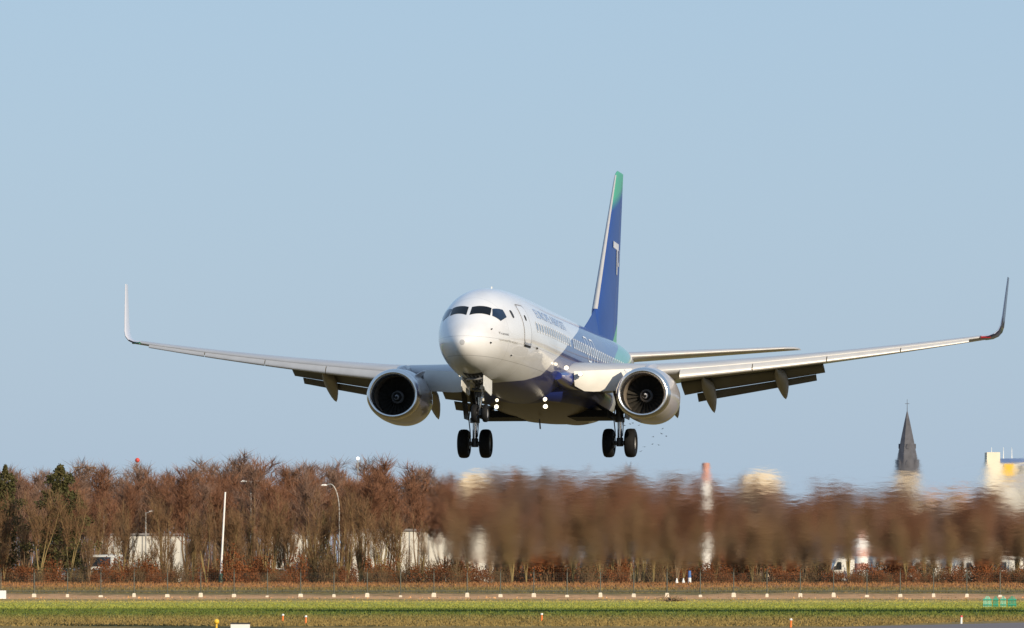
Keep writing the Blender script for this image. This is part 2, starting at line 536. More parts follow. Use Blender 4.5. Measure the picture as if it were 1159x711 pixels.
def grid_patch(mb, corners, off, n=8, m=8):
    """bilinear patch over four (x, theta) corners laid on the skin"""
    (x0, t0), (x1, t1), (x2, t2), (x3, t3) = corners
    vs, fs = [], []
    for i in range(n + 1):
        a = i / n
        for j in range(m + 1):
            b = j / m
            x = (1 - a) * ((1 - b) * x0 + b * x3) + a * ((1 - b) * x1 + b * x2)
            t = (1 - a) * ((1 - b) * t0 + b * t3) + a * ((1 - b) * t1 + b * t2)
            vs.append(fus(x, t, off))
    for i in range(n):
        for j in range(m):
            p = i * (m + 1) + j
            fs.append((p, p + 1, p + m + 2, p + m + 1))
    mb.add(vs, fs)


def side_ring(mb, x0, x1, z0, z1, r, wd, off, side, n=5):
    """rounded rectangular outline on the fuselage side"""
    def loop(ins):
        pts = []
        rr = max(r - ins, 0.01)
        for cx, cz, a0 in ((x1 - r, z1 - r, 0), (x0 + r, z1 - r, 90), (x0 + r, z0 + r, 180), (x1 - r, z0 + r, 270)):
            for k in range(n + 1):
                a = R(a0 + 90 * k / n)
                pts.append((cx + rr * math.cos(a), cz + rr * math.sin(a)))
        # straight runs are cut up so that they follow the skin
        out = []
        for (ax, az), (bx, bz) in zip(pts, pts[1:] + pts[:1]):
            kk = max(1, int(math.hypot(bx - ax, bz - az) / 0.15))
            out += [(ax + (bx - ax) * i / kk, az + (bz - az) * i / kk) for i in range(kk)]
        return out
    lo, li = loop(0), loop(wd)
    if len(lo) != len(li):
        k = len(lo)
        li = [((x0 + x1) / 2 + (a - (x0 + x1) / 2) * (1 - 2 * wd / (x1 - x0)), (z0 + z1) / 2 + (b - (z0 + z1) / 2) * (1 - 2 * wd / (z1 - z0))) for a, b in lo]
    P = [fus(a, th_of_z(a, b, side), off) for a, b in lo] + [fus(a, th_of_z(a, b, side), off) for a, b in li]
    k = len(lo)
    mb.add(P, [(i, (i + 1) % k, k + (i + 1) % k, k + i) for i in range(k)])


def side_fill(mb, x0, x1, z0, z1, off, side, r=0.0, nx=4, nz=6):
    vs, fs = [], []
    for j in range(nz + 1):
        z = z0 + (z1 - z0) * j / nz
        ins = 0
        if r:
            dz = min(z - z0, z1 - z)
            if dz < r: ins = r - math.sqrt(max(0, r * r - (r - dz) ** 2))
        for i in range(nx + 1):
            x = x0 + ins + (x1 - x0 - 2 * ins) * i / nx
            vs.append(fus(x, th_of_z(x, z, side), off))
    for j in range(nz):
        for i in range(nx):
            p = j * (nx + 1) + i
            fs.append((p, p + 1, p + nx + 2, p + nx + 1))
    mb.add(vs, fs)
# cockpit windows: two windscreens either side of the centre post, then a five-cornered side window
for side in (1, -1):
    mb = MB(); grid_patch(mb, [(1.787, .052 * side), (2.18, .61 * side), (1.70, .715 * side), (1.215, .058 * side)], .008)
    ws = mb.build('windscreen', M['glass'], plane, True)
    mb = MB()
    p = [(2.165, .640), (2.76, .862), (2.707, 1.079), (2.081, 1.074), (1.785, .775)]
    m_ = (2.40, 1.077)
    for q in ([p[0], p[1], p[2], m_], [p[0], m_, p[3], p[4]]):
        grid_patch(mb, [(a, b * side) for a, b in q], .008)
    mb.build('side_window', M['sideglass'], plane, True)

# doors and cabin windows (port = -1 shows, starboard = 1 is the far side)
for side in (-1, 1):
    mb = MB(); side_fill(mb, 4.42, 5.30, 2.84, 4.22, .012, side, .12, 4, 14)
    dr = mb.build('door', mat('door_paint', WHITE, .32, coat=.8, var=.03), plane, True)
    mb = MB(); side_ring(mb, 4.37, 5.35, 2.79, 4.27, .15, .035, .016, side); mb.build('door_seal', M['line'], dr)
    mb = MB(); side_fill(mb, 4.76, 4.96, 3.66, 3.88, .020, side, .08); mb.build('door_window', M['black'], dr)
    mb = MB(); side_fill(mb, 4.42, 5.34, 2.76, 2.84, .03, side); mb.build('sill_plate', M['chrome'], dr)
    mb = MB(); side_fill(mb, 4.42, 5.34, 2.68, 2.75, .02, side); mb.build('sill_painted_shade', M['black'], dr)  # shade under the sill plate, painted as a black strip on the skin
    mb = MB(); side_fill(mb, 3.30, 3.50, 3.66, 3.95, .014, side, .05); mb.build('side_vent', M['dark'], plane)
rim0 = pane0 = None
k = 0
for i in range(46):
    x = 6.45 + 0.508 * i
    if 14.0 < x < 14.4: continue
    mb = MB(); side_ring(mb, x - .165, x + .165, 3.35, 3.77, .13, .065, .010, -1, 3)
    wv = mb.build('cabin_window', M['rim'], plane)
    mb = MB(); side_fill(mb, x - .10, x + .10, 3.41, 3.71, .008, -1, .08, 2, 6)
    mb.build('pane', M['pane'], wv)
for x0 in (17.80, 19.25):
    mb = MB(); side_ring(mb, x0, x0 + .86, 3.10, 4.10, .16, .06, .013, -1)
    mb.build('exit_outline', M['wline'], plane)
# small ports and probes on the nose
for x, z, r in ((1.21, 3.07, .035), (1.01, 2.56, .04), (3.2, 2.26, .035), (6.3, 2.75, .05)):
    mb = MB(); p = fus(x, th_of_z(x, z, -1), 0); n = (fus(x, th_of_z(x, z, -1), .1) - p).normalized()
    mb.tube(p - n * .02, p + n * .06, r, r * .6, 8); mb.build('probe', M['dark'], plane)
mb = MB()
mb.loft([[Vector((x + dx, s * .02 * (1 - t * .4), FT(Q(6.2)) - .02 + t * .13)) for dx, s in ((0, 0), (.12, 1), (.34, 0), (.12, -1))] for t, x in ((0, 6.2), (1, 6.34))])
mb.build('antenna', M['gearwhite'], plane)
mb = MB()
mb.loft([[Vector((x + dx, s * .025 * (1 - t * .4), .86 - t * .36)) for dx, s in ((0, 0), (.14, 1), (.38, 0), (.14, -1))] for t, x in ((0, 17.5), (1, 17.7))])
mb.build('antenna', M['dark'], plane)


def skin_text(s, x0, z0, h, m, name, off=.012, side=-1, sx=1.0, slant=0.0):
    cu = bpy.data.curves.new('t', 'FONT'); cu.body = s; cu.size = h / .70; cu.resolution_u = 3
    ob = bpy.data.objects.new('t', cu); COL.objects.link(ob)
    bpy.context.view_layer.update()
    me = bpy.data.meshes.new_from_object(ob.evaluated_get(bpy.context.evaluated_depsgraph_get()))
    bpy.data.objects.remove(ob)
    bm = bmesh.new(); bm.from_mesh(me)
    bmesh.ops.triangulate(bm, faces=bm.faces)
    for _ in range(3):
        ed = [e for e in bm.edges if e.calc_length() > .22]
        if ed: bmesh.ops.subdivide_edges(bm, edges=ed, cuts=1); bmesh.ops.triangulate(bm, faces=bm.faces)
    for v in bm.verts:
        x = x0 + v.co.x * sx + v.co.y * slant
        t0 = th_of_z(x, z0, side)
        v.co = fus(x, t0 - side * v.co.y / 1.9, off)
    bm.to_mesh(me); bm.free()
    me.name = name; me.materials.clear(); me.materials.append(m)
    o = bpy.data.objects.new(name, me); COL.objects.link(o); o.parent = plane
    return o


skin_text('EUROPE AIRPOST', 7.0, 3.96, .40, M['title'], 'title_lettering', sx=1.52)
skin_text('Transat', 1.60, 2.93, .14, M['grey_txt'], 'name_lettering', sx=1.45)
skin_text('operated by airpost', 1.57, 2.70, .10, M['pale_txt'], 'subtitle_lettering', sx=1.75)

# ---- belly fairing
FR = [(12.4, .5, 1.36), (13.3, 1.3, 1.27), (14.6, 1.95, 1.12), (16.2, 2.22, 1.0), (18.5, 2.30, .94), (21.5, 2.26, .95), (23.5, 2.0, 1.05), (25.2, 1.35, 1.24), (26.4, .6, 1.36)]
mb = MB()
rings = []
for x, hw, zb in FR:
    ring = []
    for k in range(33):
        t = -math.pi * k / 32
        ct, st = math.cos(t), math.sin(t)
        yy = hw * (abs(ct) ** .8) * (1 if ct > 0 else -1)
        ring.append(Vector((x, yy, 2.28 - (2.28 - zb) * abs(st) ** .75)))
    rings.append(ring)
mb.loft(rings, True)
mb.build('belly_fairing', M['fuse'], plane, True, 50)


# ---- wings
def lerp(tbl, y):
    return float(np.interp(y, [a for a, _ in tbl], [b for _, b in tbl]))


LEX = [(1.0, 12.6), (1.9, 13.45), (4.83, 15.55), (16.6, 21.75), (17.2, 22.15)]
TEX = [(1.0, 21.3), (1.9, 21.25), (5.8, 21.0), (17.2, 23.65)]


def wz(y): return 2.18 + (y - 1.9) * .105 + .52 * (max(0, y - 1.9) / 14.7) ** 2


def wtc(y): return float(np.interp(y, [1, 5, 17], [.155, .125, .105]))


def wtw(y): return R(float(np.interp(y, [1, 17], [1.5, -1.2])))


def foil(n=22, tc=.12):
    """upper TE -> LE -> lower TE, unit chord; returns (x, z)"""
    pts = []
    for k in range(n + 1):
        x = .5 * (1 + math.cos(math.pi * k / n))
        t = 5 * tc * (.2969 * Q(x) - .126 * x - .3516 * x * x + .2843 * x ** 3 - .1036 * x ** 4)
        cam_ = .018 * (1 - (2 * x - 1) ** 2)
        pts.append((x, cam_ + t))
    for k in range(1, n):
        x = .5 * (1 - math.cos(math.pi * k / n))
        t = 5 * tc * (.2969 * Q(x) - .126 * x - .3516 * x * x + .2843 * x ** 3 - .1036 * x ** 4)
        cam_ = .018 * (1 - (2 * x - 1) ** 2)
        pts.append((x, cam_ - t * .9))
    return pts


def wp(y, s, cx, cz):
    """wing point: chord fraction cx, height cz (in chords)"""
    le, te = lerp(LEX, y), lerp(TEX, y)
    c = te - le
    a = wtw(y)
    X, Z = cx * c, cz * c
    return Vector((le + X * math.cos(a) + Z * math.sin(a), s * y, wz(y) - (X - .4 * c) * math.sin(a) + Z))


def rot2(x, z, a):
    return x * math.cos(a) + z * math.sin(a), -x * math.sin(a) + z * math.cos(a)


for s in (1, -1):
    mb = MB()
    ys = [1.0, 1.9, 3, 4, 4.83, 5.8, 7, 8.5, 10, 11.5, 13, 14.5, 15.8, 16.4, 16.72]
    mb.loft([[wp(y, s, a, b) for a, b in foil(22, wtc(y))] for y in ys])
    wing = mb.build('wing', M['wing'], plane, True, 50)
    # winglet: blended curve, then a straight blade
    mb = MB()
    path = [(16.72, 0, 0, 0), (17.0, .035, .10, 12), (17.22, .13, .22, 32), (17.37, .29, .36, 58), (17.44, .50, .50, 76), (17.49, .95, .72, 84), (17.55, 1.7, 1.04, 85), (17.61, 2.45, 1.36, 85)]
    rings = []
    for i, (y, dz, dx, ang) in enumerate(path):
        c = float(np.interp(i, [0, 4, 7], [lerp(TEX, 16.72) - lerp(LEX, 16.72), 1.15, .52]))
        a = R(ang)
        base = Vector((lerp(LEX, 16.72) + dx, s * y, wz(16.72) + dz))
        tcw = .10 if i < 4 else .085
        rings.append([base + Vector((px * c, -s * math.sin(a) * pz * c, math.cos(a) * pz * c)) for px, pz in foil(14, tcw)])
    mb.loft(rings)
    wl_o = mb.build('winglet', M['winglet'], plane, True, 50)
    wl_o.data.materials.append(M['navy'])
    for pl_ in wl_o.data.polygons:
        if pl_.normal.y * s > .12 or (pl_.normal.z < -.2 and pl_.center.z < wz(17) + .9): pl_.material_index = 1
    mb = MB(); p = wp(16.70, s, .0, .0); mb.tube(p + Vector((-.06, 0, 0)), p + Vector((.25, s * .35, .02)), .05, .035, 10)
    mb.build('navigation_light', M['red'] if s < 0 else mat('green_lens', (.012, .12, .06), .2, coat=1), plane, True)
    # slats, drooped ahead of the leading edge
    for y0, y1 in ((5.75, 8.35), (8.39, 11.05), (11.09, 13.75), (13.79, 16.28)):
        mb = MB(); rings = []
        for y in np.linspace(y0, y1, 5):
            tc = wtc(y); f = foil(40, tc)
            c = lerp(TEX, y) - lerp(LEX, y)
            outer = [(a, b) for a, b in f if a < .145 and (b > 0 or a < .035)]
            inner = [(a * .80 + .028, b * .62 + .003) for a, b in outer][::-1]
            inner[0] = (outer[-1][0] + .002, outer[-1][1] + .003)
            inner[-1] = (outer[0][0], outer[0][1] - .002)
            ring = []
            for a, b in outer + inner:
                x2, z2 = rot2(a, b, R(-24))
                x2, z2 = a * math.cos(R(22)) - b * math.sin(R(22)) * -1 * 0 + 0, b
                # nose-down rotation about the slat trailing edge
                px, pz = a - .14, b - .06
                ca, sa = math.cos(R(22)), math.sin(R(22))
                rx, rz = px * ca - pz * sa * -1 * -1, px * sa + pz * ca
                ring.append(wp(y, s, .14 + rx - .075, .06 + rz - .018))
            rings.append(ring)
        mb.loft(rings)
        mb.build('slat', M['slat'], wing, True, 50)
    # krueger flap inboard of the engine
    mb = MB(); rings = []
    for y in np.linspace(2.05, 4.05, 7):
        cc = .80 if y > 2.5 else .55 + .25 * Q(max(0, (y - 2.05) / .45))
        le = wp(y, s, .01, 0)
        top = le + Vector((-.30, 0, .13))
        ring = []
        n = 8
        for k in range(n + 1):
            t = k / n
            ring.append(top + Vector((.04 * math.sin(t * math.pi) * -1.6 + t * .18, 0, -t * cc)))
        for k in range(n, -1, -1):
            t = k / n
            ring.append(top + Vector((.05 + .04 * math.sin(t * math.pi) * -1.6 + t * .18, 0, -t * cc * .98 - .005)))
        rings.append(ring)
    mb.loft(rings)
    mb.build('krueger_flap', M['krueger'], wing, True, 50)
    # flaps: a fore flap and an aft flap on each side of the engine
    for y0, y1 in ((2.45, 4.35), (5.15, 10.55)):
        for nm, cf, cx, cz, defl in (('flap', .215, .855, -.012, 22), ('aft_flap', .10, 1.048, -.096, 38)):
            mb = MB(); rings = []
            for y in np.linspace(y0 + (.5 if nm == 'aft_flap' and y0 > 5 else 0), y1 - (.35 if nm == 'aft_flap' else 0), 7):
                c0 = 5.2 if y < 5 else lerp(TEX, y) - lerp(LEX, y)
                le, te = lerp(LEX, y), lerp(TEX, y)
                c = te - le
                k = c0 / c
                hinge = wp(y, s, 1 + (cx - 1) * k, cz * k)
                ring = []
                for a, b in foil(12, .13):
                    x2, z2 = rot2(a * cf * c0, b * cf * c0, R(defl))
                    ring.append(hinge + Vector((x2, 0, z2)))
                rings.append(ring)
            mb.loft(rings)
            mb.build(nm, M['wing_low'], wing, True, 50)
    # flap track fairings
    for y in (4.75, 6.2, 8.95):
        c = lerp(TEX, y) - lerp(LEX, y)
        mb = MB(); rings = []
        spine = [(.52, -.03, .02, .04), (.60, -.055, .10, .12), (.72, -.065, .18, .2), (.84, -.08, .24, .26), (.94, -.11, .25, .28), (1.04, -.155, .22, .25), (1.12, -.20, .16, .19), (1.19, -.24, .09, .11), (1.235, -.268, .015, .02)]
        k = min(1, 4.6 / c)
        for cx, cz, hw, hh in spine:
            o = wp(y, s, 1 + (cx - 1) * k, cz * k)
            rings.append([o + Vector((0, hw * math.cos(t), hh * math.sin(t))) for t in np.linspace(0, 2 * math.pi, 17)[:-1]])
        mb.loft(rings)
        mb.build('flap_track_fairing', M['track'], plane, True, 60)
    # wing root fillet
    mb = MB(); rings = []
    for t in np.linspace(0, 1, 13):
        x = 11.9 + t * 10.6
        h = math.sin(math.pi * min(1, t * 1.15 + .02) ** .7 if t < .87 else .06) if t < .87 else .12
        rr = .10 + .55 * math.sin(math.pi * min(.98, max(.02, t))) ** .6
        rings.append([Vector((x, s * (1.62 + rr * .95 * math.cos(a)), 2.12 + rr * .72 * math.sin(a))) for a in np.linspace(0, 2 * math.pi, 17)[:-1]])
    mb.loft(rings)
    mb.build('root_fillet', M['root_blue'], plane, True, 60)

# ---- tailplane
for s in (1, -1):
    mb = MB(); rings = []
    for y, le, te, z in ((.3, 33.0, 37.35, 4.46), (.9, 33.5, 37.4, 4.51), (4, 35.5, 38.3, 4.80), (6.9, 37.3, 39.05, 5.07), (7.22, 37.75, 39.15, 5.10), (7.32, 38.2, 39.17, 5.105)):
        c = te - le
        rings.append([Vector((le + a * c, s * y, z + b * c + .02 * (a - .5) * c)) for a, b in foil(16, .095)])
    mb.loft(rings)
    st = mb.build('tailplane', M['wing'], plane, True, 50)
    mb = MB(); rings = []
    for y, le, z in ((.95, 33.54, 4.515), (4, 35.5, 4.80), (6.9, 37.3, 5.07)):
        c = {0.95: 3.9, 4: 2.8, 6.9: 1.75}[y]
        rings.append([Vector((le + a * c - .006, s * y, z + b * c * 1.04 + .02 * (a - .5) * c)) for a, b in foil(30, .095) if a < .09])
    mb.loft(rings)
    mb.build('leading_edge', M['slat'], st, True, 50)

# ---- fin
FLE = [(5.2, 31.0), (6.2, 31.25), (12.2, 36.55), (12.36, 36.95)]
FTE = [(5.2, 36.95), (12.36, 38.55)]


def fin_y(x, z):
    le, te = lerp(FLE, z), lerp(FTE, z)
    t = min(1, max(0, (x - le) / (te - le)))
    return 5 * .095 * (te - le) * (.2969 * Q(t) - .126 * t - .3516 * t * t + .2843 * t ** 3 - .1036 * t ** 4)


mb = MB(); rings = []
for z in (4.7, 5.2, 5.7, 6.2, 7, 8, 9, 10, 11, 12, 12.2, 12.3, 12.36):
    le, te = lerp(FLE, z), lerp(FTE, z)
    f = foil(18, .095)
    c = te - le
    kk = 1 if z < 12.2 else (.7 if z < 12.33 else .3)
    rings.append([Vector((le + a * c, (b - .018 * (1 - (2 * a - 1) ** 2)) * c * kk, z)) for a, b in f])
mb.loft(rings)
fin = mb.build('fin', M['fin'], plane, True, 50)
mb = MB(); rings = []
for x, z0, z1, hw in ((27.8, 4.95, 5.08, .03), (28.6, 4.95, 5.28, .10), (29.6, 4.95, 5.60, .14), (30.5, 4.95, 5.92, .17), (31.25, 4.95, 6.22, .19), (32.0, 4.95, 6.6, .2)):
    rings.append([Vector((x, -hw, z0)), Vector((x, -hw * .6, z0 + (z1 - z0) * .5)), Vector((x, -.02, z1)), Vector((x, .02, z1)), Vector((x, hw * .6, z0 + (z1 - z0) * .5)), Vector((x, hw, z0))])
mb.loft(rings)
mb.build('dorsal_fin', M['fin'], plane, True, 60)
mb = MB(); rings = []
for z in (6.25, 7, 8, 9, 10, 11, 12.15):
    le, te = lerp(FLE, z), lerp(FTE, z)
    c = te - le
    rings.append([Vector((le + a * c - .012, (b - .018 * (1 - (2 * a - 1) ** 2)) * c * 1.06, z)) for a, b in foil(60, .095) if a < .022])
mb.loft(rings)
mb.build('leading_edge', M['wing'], fin, True, 50)
# rudder: a line and a paler trailing strip
mb = MB()
for sgn in (1, -1):
    vs = []
    for z in np.linspace(5.5, 12.0, 14):
        le, te = lerp(FLE, z), lerp(FTE, z)
        xr = te - .30 * (te - le)
        for xx in (xr - .02, xr + .02): vs.append((xx, sgn * (fin_y(xx, z) + .006), z))
    mb.add(vs, [(2 * i, 2 * i + 1, 2 * i + 3, 2 * i + 2) for i in range(13)])
mb.build('rudder_gap', M['line'], fin)
# tail mark: a T with a shorter hooked stroke behind it, both sides
for sgn in (1, -1):
    mb = MB()

    def strip(x0, x1, z0, z1, dx=0.0, n=4):
        vs = []
        for i in range(n + 1):
            z = z0 + (z1 - z0) * i / n
            o = dx * i / n
            for xx in (x0 + o, x1 + o): vs.append((xx, sgn * (fin_y(xx, z) + .012), z))
        mb.add(vs, [(2 * i, 2 * i + 1, 2 * i + 3, 2 * i + 2) for i in range(n)])
    strip(34.75, 36.55, 9.03, 9.30, .1)
    strip(35.75, 36.12, 8.0, 9.03, .05)
    strip(36.75, 36.95, 8.55, 9.1, .05)
    strip(36.55, 36.95, 8.40, 8.55, .0)
    mb.build('tail_mark', M['logo'], fin)

# ---- engines
for s in (1, -1):
    cx0, cy, cz0 = 12.42, s * 4.83, 1.45
    NE = 56

    def ering(x, r, flat=1.0, dz=0.0):
        out = []
        for k in range(NE):
            t = 2 * math.pi * k / NE
            c, sn = math.cos(t), math.sin(t)
            rz = r
            zz = sn * r
            if zz < 0: zz *= (1 - .10 * flat)
            yy = c * r * (1 + .035 * flat * (1 if sn < .3 else .6))
            out.append(Vector((cx0 + x, cy + yy, cz0 + zz + dz)))
        return out
    # cowl
    mb = MB()
    mb.loft([ering(x, r, f) for x, r, f in ((.26, 1.026, 1), (.4, 1.045, 1), (.9, 1.09, 1), (1.5, 1.115, .9), (2.2, 1.10, .7), (2.9, 1.03, .4), (3.4, .95, .2), (3.41, .91, .2), (2.8, .88, .1))], True, False, False)
    eng = mb.build('engine', M['cowl'], plane, True, 40)
    mb = MB()
    mb.loft([ering(x, r, f) for x, r, f in ((.259, 1.026, 1), (.15, 1.008, 1), (.06, .98, 1), (.0, .945, 1), (-.025, .905, 1), (-.02, .865, .95), (.02, .825, .9), (.10, .792, .8), (.22, .770, .6), (.32, .762, .5))], True, False, False)
    mb.build('inlet_lip', M['lip'], eng, True, 60)
    mb = MB()
    mb.loft([ering(x, r, f) for x, r, f in ((.321, .762, .5), (.5, .76, .3), (.8, .775, 0), (1.35, .785, 0))], True, False, False)
    mb.build('inlet_duct', M['duct'], eng, True, 60)
    mb = MB()
    mb.lathe([(1.3, .79), (1.31, .0)], (cx0, cy, cz0), (1, 0, 0), 40)
    mb.build('fan_backing', M['black'], eng)
    mb = MB()
    for k in range(24):
        a = 2 * math.pi * k / 24
        vs, fs = [], []
        for i, (r, tw, wd) in enumerate(((.22, 20, .075), (.4, 38, .10), (.6, 52, .115), (.775, 62, .12))):
            for sg in (-1, 1):
                ox = math.cos(R(tw)) * wd * sg
                oa = math.sin(R(tw)) * wd * sg / r
                vs.append((cx0 + 1.12 + ox, cy + math.cos(a + oa) * r, cz0 + math.sin(a + oa) * r))
        fs = [(2 * i, 2 * i + 1, 2 * i + 3, 2 * i + 2) for i in range(3)]
        mb.add(vs, fs)
    mb.build('fan', M['blade'], eng, True)
    mb = MB(); mb.lathe([(.70, .0), (.70, .012), (.76, .07), (.86, .13), (.96, .18)], (cx0, cy, cz0), (1, 0, 0), 28)
    sp_ = mb.build('spinner', M['dark'], eng, True)
    mb = MB(); mb.lathe([(.958, .182), (.99, .215), (1.05, .25), (1.12, .255)], (cx0, cy, cz0), (1, 0, 0), 28)
    mb.build('spinner_ring', M['hub'], eng, True)
    mb = MB(); vs = []
    for i in range(15):
        t = i / 14
        a = R(40 + 300 * t)
        r = .035 + .085 * t
        wd = .028 * (1 - .75 * t) + .004
        for rr in (r - wd, r + wd):
            xx = float(np.interp(rr, [.012, .07, .13, .18], [.70, .76, .86, .96])) - .008
            vs.append((cx0 + xx, cy + math.cos(a) * rr, cz0 + math.sin(a) * rr))
    mb.add(vs, [(2 * i, 2 * i + 1, 2 * i + 3, 2 * i + 2) for i in range(14)])
    mb.build('spinner_swirl', M['logo'], eng)
    mb = MB()
    mb.lathe([(2.6, .66), (3.2, .66), (4.0, .56), (4.7, .42), (4.7, .36), (4.4, .36)], (cx0, cy, cz0 + .02), (1, 0, 0), 32)
    mb.build('core_cowl', M['duct'], eng, True)
    mb = MB()
    mb.lathe([(4.0, .30), (4.8, .28), (5.3, .05), (5.3, 0)], (cx0, cy, cz0 + .02), (1, 0, 0), 24)
    mb.build('exhaust_plug', M['dark'], eng, True)
    # strake on the inboard shoulder
    mb = MB(); a = R(48)
    pc = Vector((0, -s * math.cos(a), math.sin(a)))
    c0 = Vector((cx0, cy, cz0))
    mb.add([c0 + Vector((.75, 0, 0)) + pc * 1.07, c0 + Vector((1.9, 0, 0)) + pc * 1.09, c0 + Vector((1.9, 0, 0)) + pc * 1.42, c0 + Vector((1.35, 0, 0)) + pc * 1.36,
            c0 + Vector((.75, .02, .02)) + pc * 1.07, c0 + Vector((1.9, .03, .02)) + pc * 1.09, c0 + Vector((1.9, .03, .02)) + pc * 1.42, c0 + Vector((1.35, .03, .02)) + pc * 1.36],
           [(0, 1, 2, 3), (7, 6, 5, 4), (0, 4, 5, 1), (1, 5, 6, 2), (2, 6, 7, 3), (3, 7, 4, 0)])
    mb.build('strake', M['cowl'], eng)
    # pylon
    mb = MB(); rings = []
    for x, z0, z1, hw in ((13.3, 2.40, 2.50, .03), (13.9, 2.3, 2.66, .15), (14.8, 2.1, 2.78, .2), (16.2, 1.6, 2.75, .2), (18.0, 1.75, 2.5, .16), (19.5, 2.1, 2.4, .05)):
        rings.append([Vector((x, cy + hw * a, z0 + (z1 - z0) * b)) for a, b in ((-1, 0), (1, 0), (1, .7), (.5, 1), (-.5, 1), (-1, .7))])
    mb.loft(rings)
    mb.build('pylon', M['cowl'], plane, True, 40)


# ---- landing gear
def wheel(parent, x, y, z, r, wd, rim_r, out):
    mb = MB()
    h = wd / 2
    prof = [(-h * .75, rim_r), (-h * .98, rim_r + .04), (-h, r * .80), (-h * .86, r * .92), (-h * .55, r * .985), (0, r), (h * .55, r * .985), (h * .86, r * .92), (h, r * .80), (h * .98, rim_r + .04), (h * .75, rim_r)]
    mb.lathe(prof, (x, y, z), (0, 1, 0), 36)
    mb.build('tyre', M['rubber'], parent, True, 60)
    mb = MB()
    mb.lathe([(-h * .7, 0), (-h * .7, rim_r * .35), (-h * .5, rim_r * .5), (-h * .5, rim_r * .85), (-h * .76, rim_r * 1.01), (h * .76, rim_r * 1.01), (h * .5, rim_r * .85), (h * .5, rim_r * .5), (h * .7, rim_r * .35), (h * .7, 0)], (x, y, z), (0, 1, 0), 24)
    mb.build('rim', M['hub'], parent, True, 30)


for s in (1, -1):
    y0, az = s * 2.86, 0.05
    mb = MB()
    mb.tube((19.35, y0, 2.1), (19.55, y0, .95), .16, .15, 14)
    mb.tube((19.55, y0, 1.05), (19.55, y0, .86), .19, .19, 14)
    mb.tube((19.6, y0 - .40, az), (19.6, y0 + .40, az), .085, None, 12)
    mb.tube((19.6, y0, az - .13), (19.6, y0, az + .2), .14, .13, 12)
    # drag and side braces
    mb.tube((19.5, y0, 1.0), (19.3, y0 - s * 1.25, 1.75), .07, .06, 8)
    mb.tube((19.45, y0, 1.25), (18.1, y0, 2.0), .07, .06, 8)
    mb.path([(19.35, y0 + .14, 1.5), (19.3, y0 + .2, 1.0), (19.35, y0 + .16, .6), (19.45, y0 + .15, .3)], .022, 6)
    mb.path([(19.35, y0 - .14, 1.4), (19.3, y0 - .19, .9), (19.38, y0 - .14, .3)], .018, 6)
    for q in (-.2, .2):
        mb.tube((19.6, y0 + q, az), (19.6, y0 + q * 1.6, az), .2, .2, 16)
    gear = mb.build('main_gear', M['strut'], plane, True, 40)
    mb = MB(); mb.tube((19.55, y0, .88), (19.6, y0, az + .1), .095, None, 14)
    mb.build('piston', M['chrome'], gear, True, 40)
    mb = MB()
    mb.add([(19.72, y0 - .1, .86), (19.72, y0 + .1, .86), (20.0, y0, .52), (19.72, y0 - .05, .92), (19.72, y0 + .05, .92)], [(0, 1, 2), (3, 4, 2), (0, 1, 4, 3), (1, 4, 2), (0, 3, 2)])
    mb.add([(19.70, y0 - .1, .2), (19.70, y0 + .1, .2), (20.0, y0, .5), (19.70, y0 - .05, .14), (19.70, y0 + .05, .14)], [(0, 1, 2), (3, 4, 2), (0, 1, 4, 3), (1, 4, 2), (0, 3, 2)])
    mb.build('torque_link', M['strut'], gear)
    wheel(gear, 19.6, y0 - .43, az, .565, .41, .27, 1)
    wheel(gear, 19.6, y0 + .43, az, .565, .41, .27, 1)
    mb = MB()
    mb.loft([[Vector((x, y0 + s * (.30 + (z - 1.0) * .12) + t, z)) for x, t in ((18.95, 0), (20.1, 0), (20.1, .03), (18.95, .03))] for z in (.98, 1.5, 2.15)])
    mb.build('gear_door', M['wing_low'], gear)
    mb = MB()
    mb.box(18.3, 20.6, min(s * 1.0, s * 2.55), max(s * 1.0, s * 2.55), .985, 1.25)
    mb.build('wheel_well_shade', M['black'], plane)  # black slab painting in the shade of the open well

mb = MB()
NX, NZ = 4.05, 0.16
mb.tube((3.75, 0, 1.95), (3.98, 0, .80), .115, .11, 14)
mb.tube((3.96, 0, .92), (3.98, 0, .76), .15, .15, 14)
mb.tube((4.05, -.20, NZ), (4.05, .20, NZ), .055, None, 10)
mb.tube((4.04, 0, NZ - .07), (4.02, 0, NZ + .16), .10, .09, 10)
mb.tube((3.95, 0, 1.0), (3.0, 0, 1.65), .055, .05, 8)
mb.tube((3.93, -.09, 1.15), (3.1, -.28, 1.6), .03, None, 6)
mb.tube((3.93, .09, 1.15), (3.1, .28, 1.6), .03, None, 6)
mb.tube((3.85, -.28, 1.05), (3.85, .28, 1.05), .05, None, 8)
mb.path([(3.83, .12, 1.4), (3.8, .17, .95), (3.9, .12, .5)], .018, 6)
ng = mb.build('nose_gear', M['strut'], plane, True, 40)
mb = MB(); mb.tube((3.98, 0, .78), (4.03, 0, NZ + .1), .07, None, 12)
mb.tube((3.82, -.12, 1.30), (3.80, -.12, .72), .045, .04, 8)
mb.tube((3.81, -.2, .98), (3.81, .1, .98), .035, None, 8)
mb.build('piston', M['chrome'], ng, True, 40)
mb = MB()
mb.tube((3.74, -.10, 1.12), (3.80, -.10, 1.12), .09, .09, 16)
mb.tube((3.78, -.13, .82), (3.88, -.13, .62), .05, .05, 10)
mb.build('steering_unit', M['gearwhite'], ng, True, 40)
for q in (-.2, .2):
    wheel(ng, NX, q, NZ, .335, .20, .17, 1)
